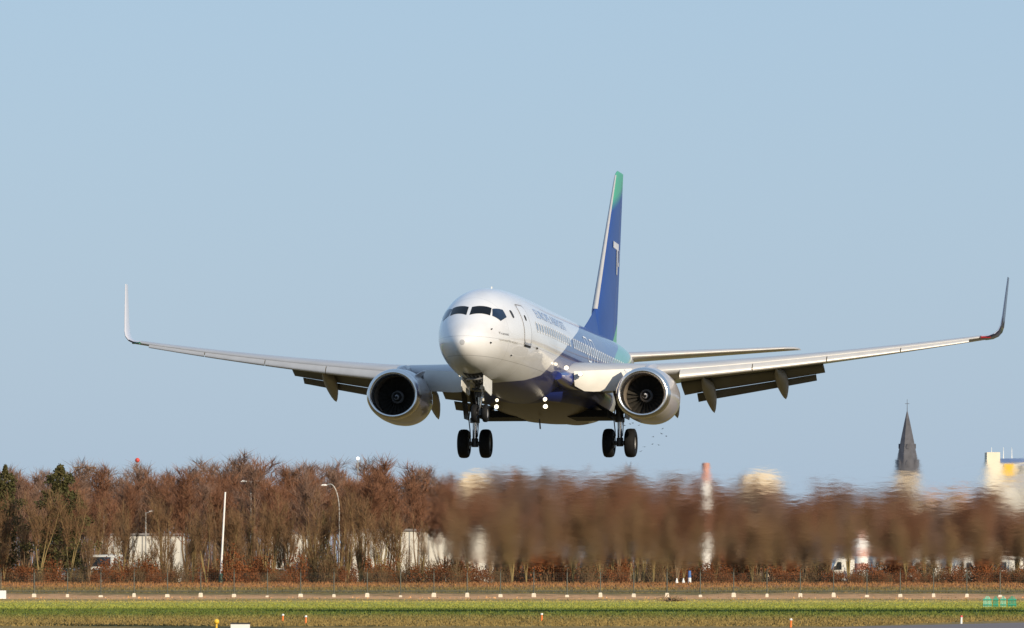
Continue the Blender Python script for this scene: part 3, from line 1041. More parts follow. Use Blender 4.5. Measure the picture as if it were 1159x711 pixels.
for s in (1, -1):
    mb = MB()
    mb.loft([[Vector((x, s * (.40 + o), z)) for x, z in ((2.35, 1.46 + dz), (4.1, 1.38 + dz), (4.1, .90), (3.9, .80), (2.6, .92), (2.35, 1.05))] for o, dz in ((.0, 0), (.035, 0))])
    mb.build('gear_door', M['gearwhite'], ng)
mb = MB()
vs, fs = [], []
for i in range(9):
    x = 2.2 + 2.1 * i / 8
    for j in range(7):
        y = -.36 + .72 * j / 6
        q = Q(x); zc = FC(q); zb = FB(q); hw = FH(q)
        vs.append((x, y, zc - (zc - zb) * math.sqrt(1 - (y / hw) ** 2) - .010))
for i in range(8):
    for j in range(6):
        p = i * 7 + j
        fs.append((p, p + 1, p + 8, p + 7))
mb.add(vs, fs)
mb.build('nose_gear_bay_shade', M['black'], plane, True)  # black patch laid on the skin for the shade inside the open bay
mb = MB()
for y in (-.2, -.05, .12, .25):
    mb.tube((2.6, y, 1.5), (3.6, y * .6, 1.28), .035, None, 6)
mb.tube((2.9, -.34, 1.36), (2.9, .34, 1.36), .05, None, 8)
mb.build('bay_linkage', M['hub'], plane, True)


# ---- lights that are lit in the photograph
def lamp(x, y, z, r, name='landing_light'):
    mb = MB()
    mb.lathe([(-r * .55, 0), (-r * .5, r * .45), (-r * .3, r * .8), (0, r)], (x, y, z), (1, 0, 0), 16)
    o = mb.build(name, M['lamp'], plane, True)
    mb = MB()
    mb.lathe([(-.01, r * 1.0), (-.02, r * 1.18), (.12, r * 1.1), (.2, r * .5), (.2, 0)], (x, y, z), (1, 0, 0), 16)
    mb.build('lamp_housing', M['hub'], o, True)
    return o


for s in (1, -1):
    lamp(13.3, s * .93, 1.30, .06)
    lamp(13.3, s * .95, 1.05, .08)
    lamp(13.15, s * 2.32, 2.28, .08)
lamp(12.6, -1.05, 1.28, .07, 'turnoff_light')
lamp(11.9, -1.98, 2.42, .08, 'turnoff_light')

# ================================================================== beyond the runway
def trunk_mat(name, c, c2):
    return mat(name, c, 0.9, 0, 0.3, 1.2, stretch=(1, 1, .4), spec=0.15, col2=c2)


M['twig'] = trunk_mat('twig_bark', (.165, .075, .043), (.275, .138, .080))
M['twig_grey'] = trunk_mat('twig_bark_greyed', (.165, .100, .074), (.26, .165, .118))
M['bark'] = trunk_mat('trunk_bark', (.17, .115, .07), (.30, .21, .12))
M['bark_moss'] = trunk_mat('mossy_trunk_bark', (.20, .145, .062), (.31, .235, .105))
M['russet'] = trunk_mat('russet_leaf', (.13, .045, .018), (.24, .085, .03))
M['olive'] = trunk_mat('olive_stem', (.15, .088, .046), (.24, .145, .075))
M['evergreen'] = trunk_mat('evergreen_leaf', (.040, .047, .017), (.12, .10, .04))
M['bwall'] = mat('white_cladding', (.64, .61, .54), .7, 0, .05, .5)
M['cream'] = mat('cream_render', (.58, .47, .34), .8, 0, .08, .4)
M['broof'] = mat('grey_roof', (.22, .20, .19), .8, 0, .15, .5)
M['troof'] = mat('tile_roof', (.40, .20, .12), .8, 0, .15, .6)
M['slate'] = mat('slate', (.085, .085, .10), .6, 0, .25, .8)
M['bglass'] = mat('dark_window', (.04, .05, .06), .12, 0, .2, 1)
M['van_white'] = mat('dusty_white_paint', (.56, .55, .51), .45, 0, .08, 2)
M['white'] = mat('white_paint', (.80, .79, .76), .5, 0, .04, 2)
M['postgreen'] = mat('fence_green', (.085, .09, .07), .6, 0, .2, 3)
M['concrete'] = mat('white_footing', (.66, .59, .47), .85, 0, .12, 6)
M['galv'] = mat('galvanised', (.33, .32, .30), .5, .3, .1, 3)
M['redpaint'] = mat('red_paint', (.60, .06, .045), .5, 0, .08, 1)
M['faded_red'] = mat('faded_red_paint', (.52, .26, .20), .6, 0, .15, 1)
M['bluepaint'] = mat('blue_paint', (.06, .16, .42), .5, 0, .1, 2)
M['yellow'] = mat('yellow_paint', (.80, .50, .04), .5, 0, .05, 2)
M['orange'] = mat('orange_paint', (.75, .20, .04), .6, 0, .08, 4)
M['teal'] = mat('teal_plastic', (.03, .30, .20), .5, 0, .2, 4)
M['mint'] = mat('mint_plastic', (.25, .55, .42), .5, 0, .2, 4)
M['carglass'] = mat('car_glass', (.02, .025, .03), .08, 0, .1, 2, 1.0)


def seg_tubes(segs, n):
    """tapered prisms for (p0, p1, r0, r1) rows -> V, F (quads)"""
    S = np.array([np.concatenate([a, b, [r0, r1]]) for a, b, r0, r1 in segs])
    a, b, r0, r1 = S[:, :3], S[:, 3:6], S[:, 6], S[:, 7]
    d = b - a; d /= np.linalg.norm(d, axis=1, keepdims=True) + 1e-9
    ref = np.where(np.abs(d[:, 2:3]) > .9, np.array([[1., 0, 0]]), np.array([[0, 0, 1.]]))
    p = np.cross(d, ref); p /= np.linalg.norm(p, axis=1, keepdims=True)
    q = np.cross(d, p)
    V = []
    for c, r in ((a, r0), (b, r1)):
        for k in range(n):
            t = 2 * math.pi * k / n
            V.append(c + (p * math.cos(t) + q * math.sin(t)) * r[:, None])
    V = np.stack(V, 1)                       # m, 2n, 3
    m = len(S)
    f = np.array([[k, (k + 1) % n, n + (k + 1) % n, n + k] for k in range(n)])
    F = (np.arange(m)[:, None, None] * 2 * n + f[None]).reshape(-1, 4)
    return V.reshape(-1, 3), F


def ribbons(P0, P1, W, rg):
    """thin crossed triangles from P0 to P1"""
    d = P1 - P0
    r = rg.normal(size=P0.shape)
    s = np.cross(d, r); s /= np.linalg.norm(s, axis=1, keepdims=True) + 1e-9
    V = np.stack([P0 - s * W[:, None], P0 + s * W[:, None], P1], 1).reshape(-1, 3)
    return V


def bare_tree(seed, H=11.0, stems=1, spread=1.0, limbs=20, tw=1.0, low=.18):
    rg = np.random.default_rng(seed)
    tsegs, bsegs, t0, t1, tw_ = [], [], [], [], []

    def limb(p, d, L, r, depth):
        n = 5 if depth == 0 else 3
        pts = [p]
        for i in range(n):
            d = d + rg.normal(0, .13, 3) + np.array([0, 0, .10 if depth < 2 else .06]); d /= np.linalg.norm(d)
            pts.append(pts[-1] + d * L / n)
        for i in range(n):
            bsegs.append((pts[i], pts[i + 1], r * (1 - i / n) + .006, r * (1 - (i + 1) / n) + .005))
        if depth < 1:
            for _ in range(int(6 + L * 2.2)):
                i = rg.integers(1, n); q = pts[i] + (pts[i + 1] - pts[i]) * rg.random()
                dd = d + rg.normal(0, .55, 3); dd[2] = abs(dd[2]) * .8 + .15; dd /= np.linalg.norm(dd)
                limb(q, dd, L * rg.uniform(.28, .5), r * .45, depth + 1)
        else:
            for _ in range(int(5 * tw + L * 5 * tw)):
                i = rg.integers(0, n); q = pts[i] + (pts[i + 1] - pts[i]) * rg.random()
                dd = d + rg.normal(0, .55, 3); dd[2] += .75; dd /= np.linalg.norm(dd)
                t0.append(q); t1.append(q + dd * rg.uniform(.45, 1.1)); tw_.append(rg.uniform(.008, .017))
    for s_ in range(stems):
        a = rg.uniform(0, 6.28)
        p = np.array([math.cos(a), math.sin(a), 0]) * 0
        lean = rg.uniform(.03, .14) * (stems > 1)
        d = np.array([math.cos(a) * lean, math.sin(a) * lean, 1.0])
        hs = H * (1 if s_ == 0 else rg.uniform(.75, .95))
        n = 9; pts = [p]
        for i in range(n):
            d = d + rg.normal(0, .045, 3); d[2] = 1; pts.append(pts[-1] + d / np.linalg.norm(d) * hs * .92 / n)
        r0 = .085 + .006 * H if stems == 1 else .05 + .002 * H
        for i in range(n):
            tsegs.append((pts[i], pts[i + 1], r0 * (1 - .93 * i / n), r0 * (1 - .93 * (i + 1) / n)))
        m = limbs if stems == 1 else int(limbs * .7)
        for k in range(m):
            t = low + (1 - low) * (k + rg.random()) / m
            i = min(int(t * n), n - 1); q = pts[i] + (pts[i + 1] - pts[i]) * (t * n - i if t * n - i < 1 else 1)
            a = k * 2.4 + rg.uniform(-.6, .6); tilt = rg.uniform(.35, .85) * spread * (1 - .4 * t)
            dd = np.array([math.cos(a) * math.sin(tilt), math.sin(a) * math.sin(tilt), math.cos(tilt)])
            limb(q, dd, hs * (.30 * (1 - t) + .10) * rg.uniform(.75, 1.2), r0 * (.42 - .25 * t), 0)
    V, F = seg_tubes(bsegs, 3)
    T = ribbons(np.array(t0), np.array(t1), np.array(tw_), rg)
    # all as triangles in one array
    F3 = np.concatenate([F[:, [0, 1, 2]], F[:, [0, 2, 3]]])
    VV = np.concatenate([V, T]); FF = np.concatenate([F3, np.arange(len(T)).reshape(-1, 3) + len(V)])
    return seg_tubes(tsegs, 6), (VV, FF)


def leaf_cloud(n, rg, shape, size):
    """small quads scattered through a crown; shape(rg, n) -> points"""
    P = shape(rg, n)
    a = rg.normal(size=(n, 3)); a /= np.linalg.norm(a, axis=1, keepdims=True)
    b = np.cross(a, rg.normal(size=(n, 3))); b /= np.linalg.norm(b, axis=1, keepdims=True)
    s = size * rg.uniform(.5, 1.4, n)[:, None]
    return np.stack([P - a * s, P + b * s * .6, P + a * s, P - b * s * .6], 1).reshape(-1, 3), np.arange(4 * n).reshape(-1, 4)


PROTO = {}


def proto_tree(key, m_trunk, m_crown, **kw):
    (tv, tf), (cv, cf) = bare_tree(**kw)
    a = np_mesh('trunk', tv, tf, m_trunk); b = np_mesh('crown', cv, cf, m_crown)
    PROTO[key] = (a.data, b.data, kw.get('H', 11.0))
    bpy.data.objects.remove(a); bpy.data.objects.remove(b)


for i in range(8):
    proto_tree(('brown', i), M['bark'], M['twig'], seed=20 + i, H=11.0, stems=1 + (i % 2) * 2, spread=.62 + .1 * (i % 4), limbs=19 + 2 * (i % 3), tw=1.0, low=(.26, .36, .44)[i % 3])
for i in range(4):
    proto_tree(('grey', i), M['bark'], M['twig_grey'], seed=50 + i, H=11.0, stems=1 + i % 2, spread=.75, limbs=22, tw=1.05, low=.34)
for i in range(4):
    proto_tree(('pole', i), M['bark_moss'], M['olive'], seed=80 + i, H=8.0, stems=3 + i, spread=.42, limbs=12, tw=.55, low=(.30, .42, .55, .36)[i])
for i in range(4):
    proto_tree(('high', i), M['bark'], M['twig'], seed=120 + i, H=11.0, stems=2 + i % 3, spread=.7, limbs=20, tw=1.15, low=(.40, .52, .46, .34)[i])


def put(parts, name, loc, s, rz, label, cat, group):
    e = empty(name, loc, rz, label, cat, group)
    e.scale = s
    for nm, me in parts:
        o = bpy.data.objects.new(nm, me); COL.objects.link(o); o.parent = e
    return e


def top_row(u):
    return float(np.interp(u, [-80, 0, 60, 120, 200, 270, 330, 400, 470, 508, 522, 556, 570, 700, 800, 832, 846, 878, 892, 980, 1040, 1085, 1108, 1130, 1250],
                           [530, 531, 527, 530, 529, 514, 526, 521, 524, 530, 544, 544, 532, 532, 538, 541, 549, 549, 543, 547, 556, 558, 544, 560, 562]))


rt = random.Random(11)


def where(u):
    if u < 400: return 'left part of'
    if u < 800: return 'middle of'
    return 'right part of'


def forest(n, y0, y1, lo, hi, kinds, label, wide):
    for k in range(n):
        y = rt.uniform(y0, y1)
        u = -70 + (1300 * (k + rt.uniform(-.45, 1.45)) / n)
        v = top_row(u) + rt.uniform(lo, hi)
        kd = rt.choice(kinds)
        if y < 945 and (390 < u < 562 or 112 < u < 206) and kd in ('brown', 'grey'): kd = 'high'
        if y < 945 and (392 < u < 562 or 112 < u < 206) and rt.random() < .5: y += 100
        if y < 890 and (abs(u - 975) < 16 or abs(u - 799) < 9): u += 34
        if y < 890 and 938 < u < 1062 and rt.random() < .4: y += 60
        p = at(u, v, y)
        gz = ground_z(y)
        me = rt.choice([q for q in PROTO if q[0] == kd])
        tr, cr, H = PROTO[me]
        s = (p.z - gz) / H
        w_ = s * rt.uniform(.8, 1.2) * wide
        put((('trunk', tr), ('crown', cr)), 'bare_tree', (p.x, y, gz - .05), (w_, w_, s), rt.uniform(0, 6.28),
            label % where(u), 'tree', 'bare trees of the wood behind the fence')


forest(126, 975, 1090, 0, 14, ['brown', 'grey', 'grey'], 'tall leafless brown tree at the back of the %s the wood', 1.9)
forest(96, 888, 940, 6, 40, ['brown', 'high', 'high', 'grey'], 'leafless brown tree standing in the %s the wood', 1.5)
forest(72, 864, 884, 26, 88, ['pole'], 'slender leafless young tree at the front edge of the %s the wood', 1.1)

for i in range(4):
    (tv, tf), (cv, cf) = bare_tree(seed=160 + i, H=7.0, stems=6 + i, spread=.65, limbs=6, tw=.3, low=.15)
    a_ = np_mesh('stem', tv, tf, M['bark_moss' if i % 2 else 'bark']); b_ = np_mesh('twigs', cv, cf, M['olive'])
    PROTO[('sapling', i)] = (a_.data, b_.data)
    bpy.data.objects.remove(a_); bpy.data.objects.remove(b_)
for k in range(130):
    u = -40 + 1240 * (k + rt.uniform(-.5, 1.5)) / 130
    y = rt.uniform(863, 902)
    if (392 < u < 562 or 112 < u < 206) and rt.random() < .30: continue
    if y < 890 and (abs(u - 975) < 12 or (938 < u < 1062 and rt.random() < .45)): continue
    p = at(u, 600, y)
    a_, b_ = PROTO[('sapling', rt.randrange(4))]
    s_ = rt.uniform(.55, 1.2)
    put((('stem', a_), ('twigs', b_)), 'sapling', (p.x, y, ground_z(y) - .05), (s_ * .9, s_ * .9, s_ * rt.uniform(.9, 1.15)), rt.uniform(0, 6.28),
        'clump of thin bare sapling stems in the %s the wood' % where(u), 'sapling', 'clumps of saplings in the wood')

# russet undergrowth along the foot of the wood
M['dull_leaf'] = trunk_mat('dull_leaf', (.085, .062, .030), (.16, .115, .055))
for i in range(8):
    rg = np.random.default_rng(300 + i)

    def shp(r, n):
        c = r.normal(size=(14, 3)) * np.array([.75, .6, .5]) + np.array([0, 0, 1.05])
        p = c[r.integers(0, 14, n)] + r.normal(size=(n, 3)) * .33
        p[:, 2] = np.abs(p[:, 2]); return p
    v, f = leaf_cloud(1500 if i < 4 else 800, rg, shp, .085 if i < 4 else .06)
    a = np_mesh('foliage', v, f, M['russet' if i < 4 else 'dull_leaf'])
    st = []
    for _ in range(34 if i < 4 else 70):
        b0 = np.array([rg.normal(0, .3), rg.normal(0, .3), 0]); d = np.array([rg.normal(0, .35), rg.normal(0, .35), 1.0])
        st.append((b0, b0 + d * rg.uniform(1.2, 2.6), .022, .006))
    v, f = seg_tubes(st, 3)
    b = np_mesh('stem', v, f, M['olive'])
    PROTO[('shrub', i)] = (b.data, a.data)
    bpy.data.objects.remove(a); bpy.data.objects.remove(b)
EXTRA = [108, 122, 131, 400, 418, 436, 455, 474, 492, 510, 528, 546, 140, 158, 176, 194, 970, 977, 984, 298, 312, 322, 938, 952, 966, 992, 1006, 1022, 1036, 1052, 1068, 1082, 1098, 1112, 1126, 1140, 1154, 1168]
for k in range(150 + len(EXTRA)):
    u = -50 + 1260 * (k + rt.uniform(-1.2, 2.2)) / 150
    y = rt.uniform(861, 882)
    if k >= 150: u, y = EXTRA[k - 150] + rt.uniform(-5, 5), rt.uniform(860.5, 864)
    p = at(u, 660, y)
    s = rt.choice((rt.uniform(.5, .85), rt.uniform(.85, 1.4))) if k < 150 else rt.uniform(.4, .8)
    dull = rt.random() < .38 * (1.1 if 390 < u < 860 else .95)
    st, fo = PROTO[('shrub', rt.randrange(4) + (4 if dull else 0))]
    put((('stem', st), ('foliage', fo)), 'shrub', (p.x, y, ground_z(y) - .03), (s, s, s * rt.uniform(.8, 1.15)), rt.uniform(0, 6.28),
        ('dull olive-brown shrub at the foot of the %s the wood' if dull else 'russet-leaved shrub at the foot of the %s the wood') % where(u), 'shrub', 'dull shrubs at the foot of the wood' if dull else 'russet shrubs at the foot of the wood')


# the far side of the wood, one mass of stems and twigs behind the sheds
rg = np.random.default_rng(77)
n = 5200
X = rg.uniform(-75, 75, n); Y = rg.uniform(1095, 1130, n); Hh = rg.uniform(3.5, 8.5, n)
P0 = np.stack([X, Y, np.full(n, 1.0)], 1); P1 = P0 + np.stack([rg.normal(0, .5, n), rg.normal(0, .5, n), Hh], 1)
V1 = ribbons(P0, P1, rg.uniform(.05, .12, n), rg)
n2 = 26000
k = rg.integers(0, n, n2); t = rg.uniform(.15, 1, n2)[:, None]
Q0 = P0[k] * (1 - t) + P1[k] * t; Q1 = Q0 + np.stack([rg.normal(0, .55, n2), rg.normal(0, .55, n2), rg.uniform(.2, 1.1, n2)], 1)
V2 = ribbons(Q0, Q1, rg.uniform(.02, .045, n2), rg)
VV = np.concatenate([V1, V2])
tag(np_mesh('distant_wood', VV, np.arange(len(VV)).reshape(-1, 3), M['twig_grey']), 'far side of the leafless wood, seen only in gaps between trunks', 'wood', kind='stuff')


# two dark evergreen trees at the left
def evergreen(seed, u, v, y, wid, n, label):
    rg = np.random.default_rng(seed)
    p = at(u, v, y); gz = ground_z(y); H = p.z - gz

    def shp(r, n):
        t = r.random(n) ** .9
        k = np.floor(t * 13)
        ra = wid * (1.02 - t ** 2.0) ** .75 * (.55 + .45 * r.random(n)) * (.75 + .35 * np.sin(k * 2.3 + seed))
        a = r.integers(0, 9, n) * .7 + k * 1.3 + r.normal(0, .22, n)
        return np.stack([np.cos(a) * ra, np.sin(a) * ra, .8 + t * (H - .9) + r.normal(0, .12, n)], 1)
    e = empty('evergreen_tree', (p.x, y, gz), 0, label, 'tree')
    vv, ff = leaf_cloud(n, rg, shp, .13)
    np_mesh('crown', vv, ff, M['evergreen'], e)
    tv, tf = seg_tubes([(np.array([0, 0, 0.]), np.array([.05, 0, H * .5]), .16, .1), (np.array([.05, 0, H * .5]), np.array([0, 0, H * .97]), .1, .02)], 7)
    np_mesh('trunk', tv, tf, M['bark'], e)


evergreen(1, 68, 527, 872, 3.9, 9000, 'broad dark green evergreen tree rising above the bare trees near the left edge')
evergreen(2, 6, 527, 880, 3.0, 6000, 'dark green evergreen tree cut off by the left edge of the picture')
evergreen(3, 366, 578, 905, 1.0, 1300, 'small dark green evergreen tree deep among the bare trunks beside the curved lamp post')


# ------------------------------------------------------------------ fence
FY = 755
fe = empty('fence', at(579, 678, FY), 0, 'long dark wire fence on thin posts set in white footings across the field', 'fence')
fe.location.z = ground_z(FY)
m0 = fe.location.x
for k in range(-1, 33):
    u = 1.0 + 37.7 * k
    x = at(u, 670, FY).x - m0
    mb = MB(); mb.tube((x, 0, .2), (x, 0, 2.05), .045, .045, 8); mb.tube((x, 0, 2.05), (x + .02, -.22, 2.35), .035, .03, 6)
    mb.build('post', M['postgreen'], fe)
    h = .24 + .14 * rt.random(); w_ = .12 + .06 * rt.random()
    if k % 9 in (3, 8): h *= .55
    mb = MB(); mb.loft([[Vector((x + a * w_ * q, b * w_ * q - .05, z)) for a, b in ((-1, -1), (1, -1), (1, 1), (-1, 1))] for z, q in ((-.1, 1.1), (h * .8, 1), (h, .75))])
    mb.build('footing', M['concrete'], fe)
x0, x1 = at(-60, 670, FY).x - m0, at(1230, 670, FY).x - m0
mb = MB(); mb.tube((x0, .06, .50), (x1, .06, .50), .05, None, 6); mb.build('rail', M['postgreen'], fe)
mb = MB()
for z in np.linspace(.15, 2.0, 12): mb.tube((x0, .06, z), (x1, .06, z), .006, None, 4, False)
for x in np.arange(x0, x1, .16): mb.tube((x, .065, .1), (x, .065, 2.0), .004, None, 3, False)
mb.build('wire_mesh', M['postgreen'], fe)


# ------------------------------------------------------------------ vehicles beyond the fence
def van_mesh(name, L, W, H, hood, prof):
    mb = MB()
    ring = lambda y, k: [Vector((a * L, y * W / 2, b * H)) for a, b in prof]
    rs = []
    for y, q in ((-1, .96), (-.94, 1), (.94, 1), (1, .96)):
        rs.append([Vector(((a - .5) * q * L, y * W / 2, .28 + (b * H - .28) * (q if b > .6 else 1))) for a, b in prof])
    mb.loft(rs)
    return mb


VAN = [(0, .12), (.02, .40), (.16, .50), (.30, .97), (.34, 1.0), (.98, 1.0), (1.0, .96), (1.0, .12)]
CAR = [(0, .2), (.02, .52), (.24, .62), (.40, .98), (.46, 1.0), (.74, .98), (.90, .66), (.99, .60), (1.0, .2)]


def vehicle(name, cat, kind, L, W, H, p, rz, label, paint='van_white', group=None):
    e = empty(name, p, rz, label, cat, group)
    prof = VAN if kind == 'van' else CAR
    van_mesh('b', L, W, H, .2, prof).build('body', M[paint], e, True, 35)
    for sx in (.17, .81):
        for sy in (-1, 1):
            mb = MB(); mb.lathe([(-.1, 0), (-.1, .2), (-.1, .30), (-.07, .33), (.07, .33), (.1, .30), (.1, .2), (.1, 0)], ((sx - .5) * L, sy * (W / 2 - .06), .33), (0, 1, 0), 18)
            mb.build('wheel', M['rubber'], e, True, 40)
    if kind == 'van':
        a, b = (.185, .58), (.285, .91)
    else:
        a, b = (.27, .66), (.39, .94)
    mb = MB()
    o = Vector((-.03, 0, .02))
    mb.add([Vector(((a[0] - .5) * L, -W * .42, a[1] * H)) + o, Vector(((a[0] - .5) * L, W * .42, a[1] * H)) + o, Vector(((b[0] - .5) * L, W * .38, b[1] * H)) + o, Vector(((b[0] - .5) * L, -W * .38, b[1] * H)) + o], [(0, 1, 2, 3)])
    mb.build('windscreen', M['carglass'], e)
    for sy in (-1, 1):
        mb = MB()
        if kind == 'van': q = [(.235, .56), (.42, .56), (.42, .90), (.315, .90)]
        else: q = [(.33, .66), (.83, .66), (.73, .93), (.44, .93)]
        mb.add([Vector(((x - .5) * L, sy * (W / 2 + .012), z * H)) for x, z in q], [(0, 1, 2, 3)])
        mb.build('side_window', M['carglass'], e)
        mb = MB(); mb.box((.01 - .5) * L - .04, (.01 - .5) * L + .02, sy * W * .42 - .12, sy * W * .42 + .12, .36 * H, .45 * H)
        mb.build('headlight', M['galv'], e)
        mb = MB(); mb.box((.25 - .5) * L, (.25 - .5) * L + .08, sy * (W / 2 + .13) - .1, sy * (W / 2 + .13) + .1, .58 * H, .72 * H)
        mb.build('wing_mirror', M['dark'], e)
    return e


def gp(u, y):
    p = at(u, 650, y); p.z = ground_z(y); return p


vehicle('lorry', 'lorry', 'van', 6.0, 2.45, 2.75, gp(118, 875), R(80), 'white lorry with dark windows half hidden by trunks near the left end of the wood')
vehicle('car', 'car', 'car', 4.2, 1.75, 1.45, gp(76, 878), R(84), 'small white car glimpsed behind the fence left of the lorry')
vehicle('car', 'car', 'car', 4.2, 1.75, 1.45, gp(306, 884), R(20), 'white car low behind the bank to the right of the leaning white pole')
for u, rz, L, H, lab in ((954, 8, 3.9, 2.0, 'white van parked left of the red and white pointed marker'), (1006, 172, 4.6, 2.3, 'large white van parked right of the red and white pointed marker'),
                         (1043, 5, 3.6, 2.0, 'white van at the right end of the row by the red and white marker'), (1090, 176, 4.2, 2.0, 'white van standing alone under the tall white building'), (1142, 4, 4.6, 2.0, 'white van nearest the right edge of the picture')):
    p = gp(u, 880); vehicle('van', 'van', 'van', L, 2.1, H + .3, p, R(rz), lab, group='white vans behind the trees')


# ------------------------------------------------------------------ buildings
def block(name, u0, u1, v, y, depth, label, wall='bwall', roof='broof', ridges=True, win=0, group=None, base=0.5):
    a, b = at(u0, v, y), at(u1, v, y)
    e = empty(name, ((a.x + b.x) / 2, y, ground_z(y) - .1), 0, label, 'building', group)
    hw, H = (b.x - a.x) / 2, a.z - e.location.z
    mb = MB(); mb.box(-hw, hw, 0, depth, 0, H); mb.build('wall', M[wall], e)
    mb = MB(); mb.loft([[Vector((x, yy, z)) for x, z in ((-hw - .15, H), (hw + .15, H), (hw + .15, H + .22), (-hw - .15, H + .22))] for yy in (-.2, depth + .2)])
    mb.build('roof', M[roof], e)
    if ridges:
        mb = MB()
        for x in np.arange(-hw + .5, hw, 1.0): mb.box(x - .06, x + .06, -.05, -.003, .02, H - .02)
        mb.build('cladding_rib', M['galv'], e)['kind'] = 'stuff'
    for k in range(win):
        x = -hw + (k + .5) * 2 * hw / win
        mb = MB(); mb.box(x - .5, x + .5, -.04, .02, H * base, H * base + 1.1); mb.build('window', M['bglass'], e)
    return e, hw, H


block('warehouse', 113, 204, 606, 955, 14, 'long low white shed seen between trunks behind the lorry at the left', win=0)
block('warehouse', 306, 366, 604, 958, 12, 'low pale shed glimpsed through the trees below the curved lamp post', win=0)
block('warehouse', 393, 559, 601, 945, 18, 'long white panelled warehouse shining through the trees left of centre', win=0)
block('kiosk', 216, 228, 587, 925, 3, 'small white box of a building showing high between the trees by the leaning pole', win=1, ridges=False)


M['pale_cream'] = mat('pale_cream_render', (.80, .66, .46), .8, 0, .06, .4)


def house(u0, u1, v_eave, v_ridge, y, label, wall='cream', roof='troof', dome=False):
    e, hw, H = block('house', u0, u1, v_eave, y, 10, label, wall, roof, False, 3, 'far houses above the trees', .75)
    r = at(u0, v_ridge, y).z - at(u0, v_eave, y).z
    mb = MB()
    if dome:
        sec = [(math.cos(t) * (hw + .3), math.sin(t) * r) for t in np.linspace(math.pi, 0, 13)]
    else:
        sec = [(-hw - .3, 0), (-hw * .5, r), (hw * .5, r), (hw + .3, 0)]
    mb.loft([[Vector((x, yy, H + .24 + z)) for x, z in sec] for yy in (-.3, 10.3)])
    mb.build('roof', M[wall if dome else roof], e, dome)


house(840, 882, 551, 535, 1600, 'cream building with a rounded top blurred above the trees right of the banded mast', wall='pale_cream', dome=True)
house(519, 557, 556, 536, 1560, 'pale cream house blurred above the trees left below the nose of the jet', wall='pale_cream', dome=True)
house(575, 592, 560, 542, 1560, 'narrow cream house just right of the pale blurred one under the jet', dome=True)
house(1044, 1068, 566, 559, 1900, 'cream house with a low roof just right of the church spire')
house(1074, 1099, 564, 557, 1880, 'cream house halfway between the church and the tall white building')
house(1000, 1016, 567, 560, 1900, 'small cream house just left of the church spire')

# tall white building at the right edge, with blue bands and a yellow panel
YB = 1800
a = at(1132, 600, YB)
e = empty('office_building', (a.x, YB, 1.0), 0, 'tall white building with blue bands and a yellow panel at the right edge', 'building')


def bz(v): return at(1132, v, YB).z - 1.0
def bx(u): return at(u, 600, YB).x - a.x


mb = MB(); mb.box(0, bx(1235), 0, 14, 0, bz(519)); mb.build('wall', M['bwall'], e)
mb = MB(); mb.box(bx(1117), -.02, -.6, 8, 0, bz(512)); mb.build('stair_tower', mat('warm_white_render', (.82, .74, .58), .8, 0, .05, .5), e)
for v0, v1 in ((519, 524), (543, 548)):
    mb = MB(); mb.box(.05, bx(1234), -.12, -.01, bz(v1), bz(v0)); mb.build('band', mat('blue_band', (.10, .17, .36), .5, 0, .1, 1), e)
mb = MB(); mb.box(bx(1136.5), bx(1147.5), -.22, -.003, bz(541.5), bz(525)); mb.build('panel', M['yellow'], e)
for k in range(6):
    x = bx(1152 + k * 13)
    for v0, v1 in ((538, 528), (560, 552), (572, 565)):
        mb = MB(); mb.box(x, x + 1.2, -.05, .02, bz(v0), bz(v1)); mb.build('window', M['bglass'], e)
for u in (1123, 1136.5, 1146):
    mb = MB(); mb.tube((bx(u), 2, bz(520)), (bx(u), 2, bz(506)), .09, .03, 6); mb.build('mast', M['white'], e)

# church spire
YC = 2500
a = at(1027, 644, YC)
e = empty('church', (a.x, YC, 0), 0, 'distant church tower with a tall dark slate spire', 'church')


def cz(v): return at(1027, v, YC).z


mb = MB(); w_ = 2.9; mb.box(-w_, w_, -w_, w_, 0, cz(538)); tw_o = mb.build('tower', M['cream'], e)
mb = MB(); mb.box(-w_ - .25, w_ + .25, -w_ - .25, w_ + .25, cz(538), cz(536.5)); mb.build('cornice', M['cream'], tw_o)
for sx in (-1.1, 1.1):
    mb = MB(); mb.box(sx - .55, sx + .55, -w_ - .06, -w_ + .05, cz(557), cz(546)); mb.lathe([(-.06, .55), (.05, .55)], (sx, -w_, cz(546)), (0, 1, 0), 16, True, True)
    mb.build('belfry_opening', M['bglass'], tw_o)
mb = MB()
rings = []
for v, r in ((537, 3.75), (533, 3.5), (515, 2.75), (495, 1.75), (478, .85), (466, .16)):
    rings.append([Vector((math.cos(t) * r, math.sin(t) * r, cz(v) + .02)) for t in np.linspace(0, 2 * math.pi, 9)[:-1] + math.pi / 8])
mb.loft(rings)
sp_o = mb.build('spire', M['slate'], e)
for k in range(4):
    t = k * math.pi / 2 + math.pi / 4
    mb = MB(); mb.lathe([(0, .55), (1.6, .5), (4.4, .02)], (math.cos(t) * 3.1, math.sin(t) * 3.1, cz(537)), (0, 0, 1), 8, True); mb.build('pinnacle', M['slate'], sp_o)
for k in range(4):
    t = k * math.pi / 2
    for v, r, q in ((527, 3.15, 1.0), (507, 2.2, .7)):
        o = Vector((math.cos(t - math.pi / 2) * r * .93, math.sin(t - math.pi / 2) * r * .93, cz(v)))
        d1, d2 = Vector((math.cos(t), math.sin(t), 0)), Vector((math.cos(t - math.pi / 2), math.sin(t - math.pi / 2), 0))
        mb = MB(); mb.loft([[o + d1 * a * q + d2 * w2 + Vector((0, 0, b * q)) for a, b in ((-.5, -.3), (.5, -.3), (.5, .7), (0, 1.6), (-.5, .7))] for w2 in (-.4, .35)])
        mb.build('lucarne', M['slate'], sp_o)
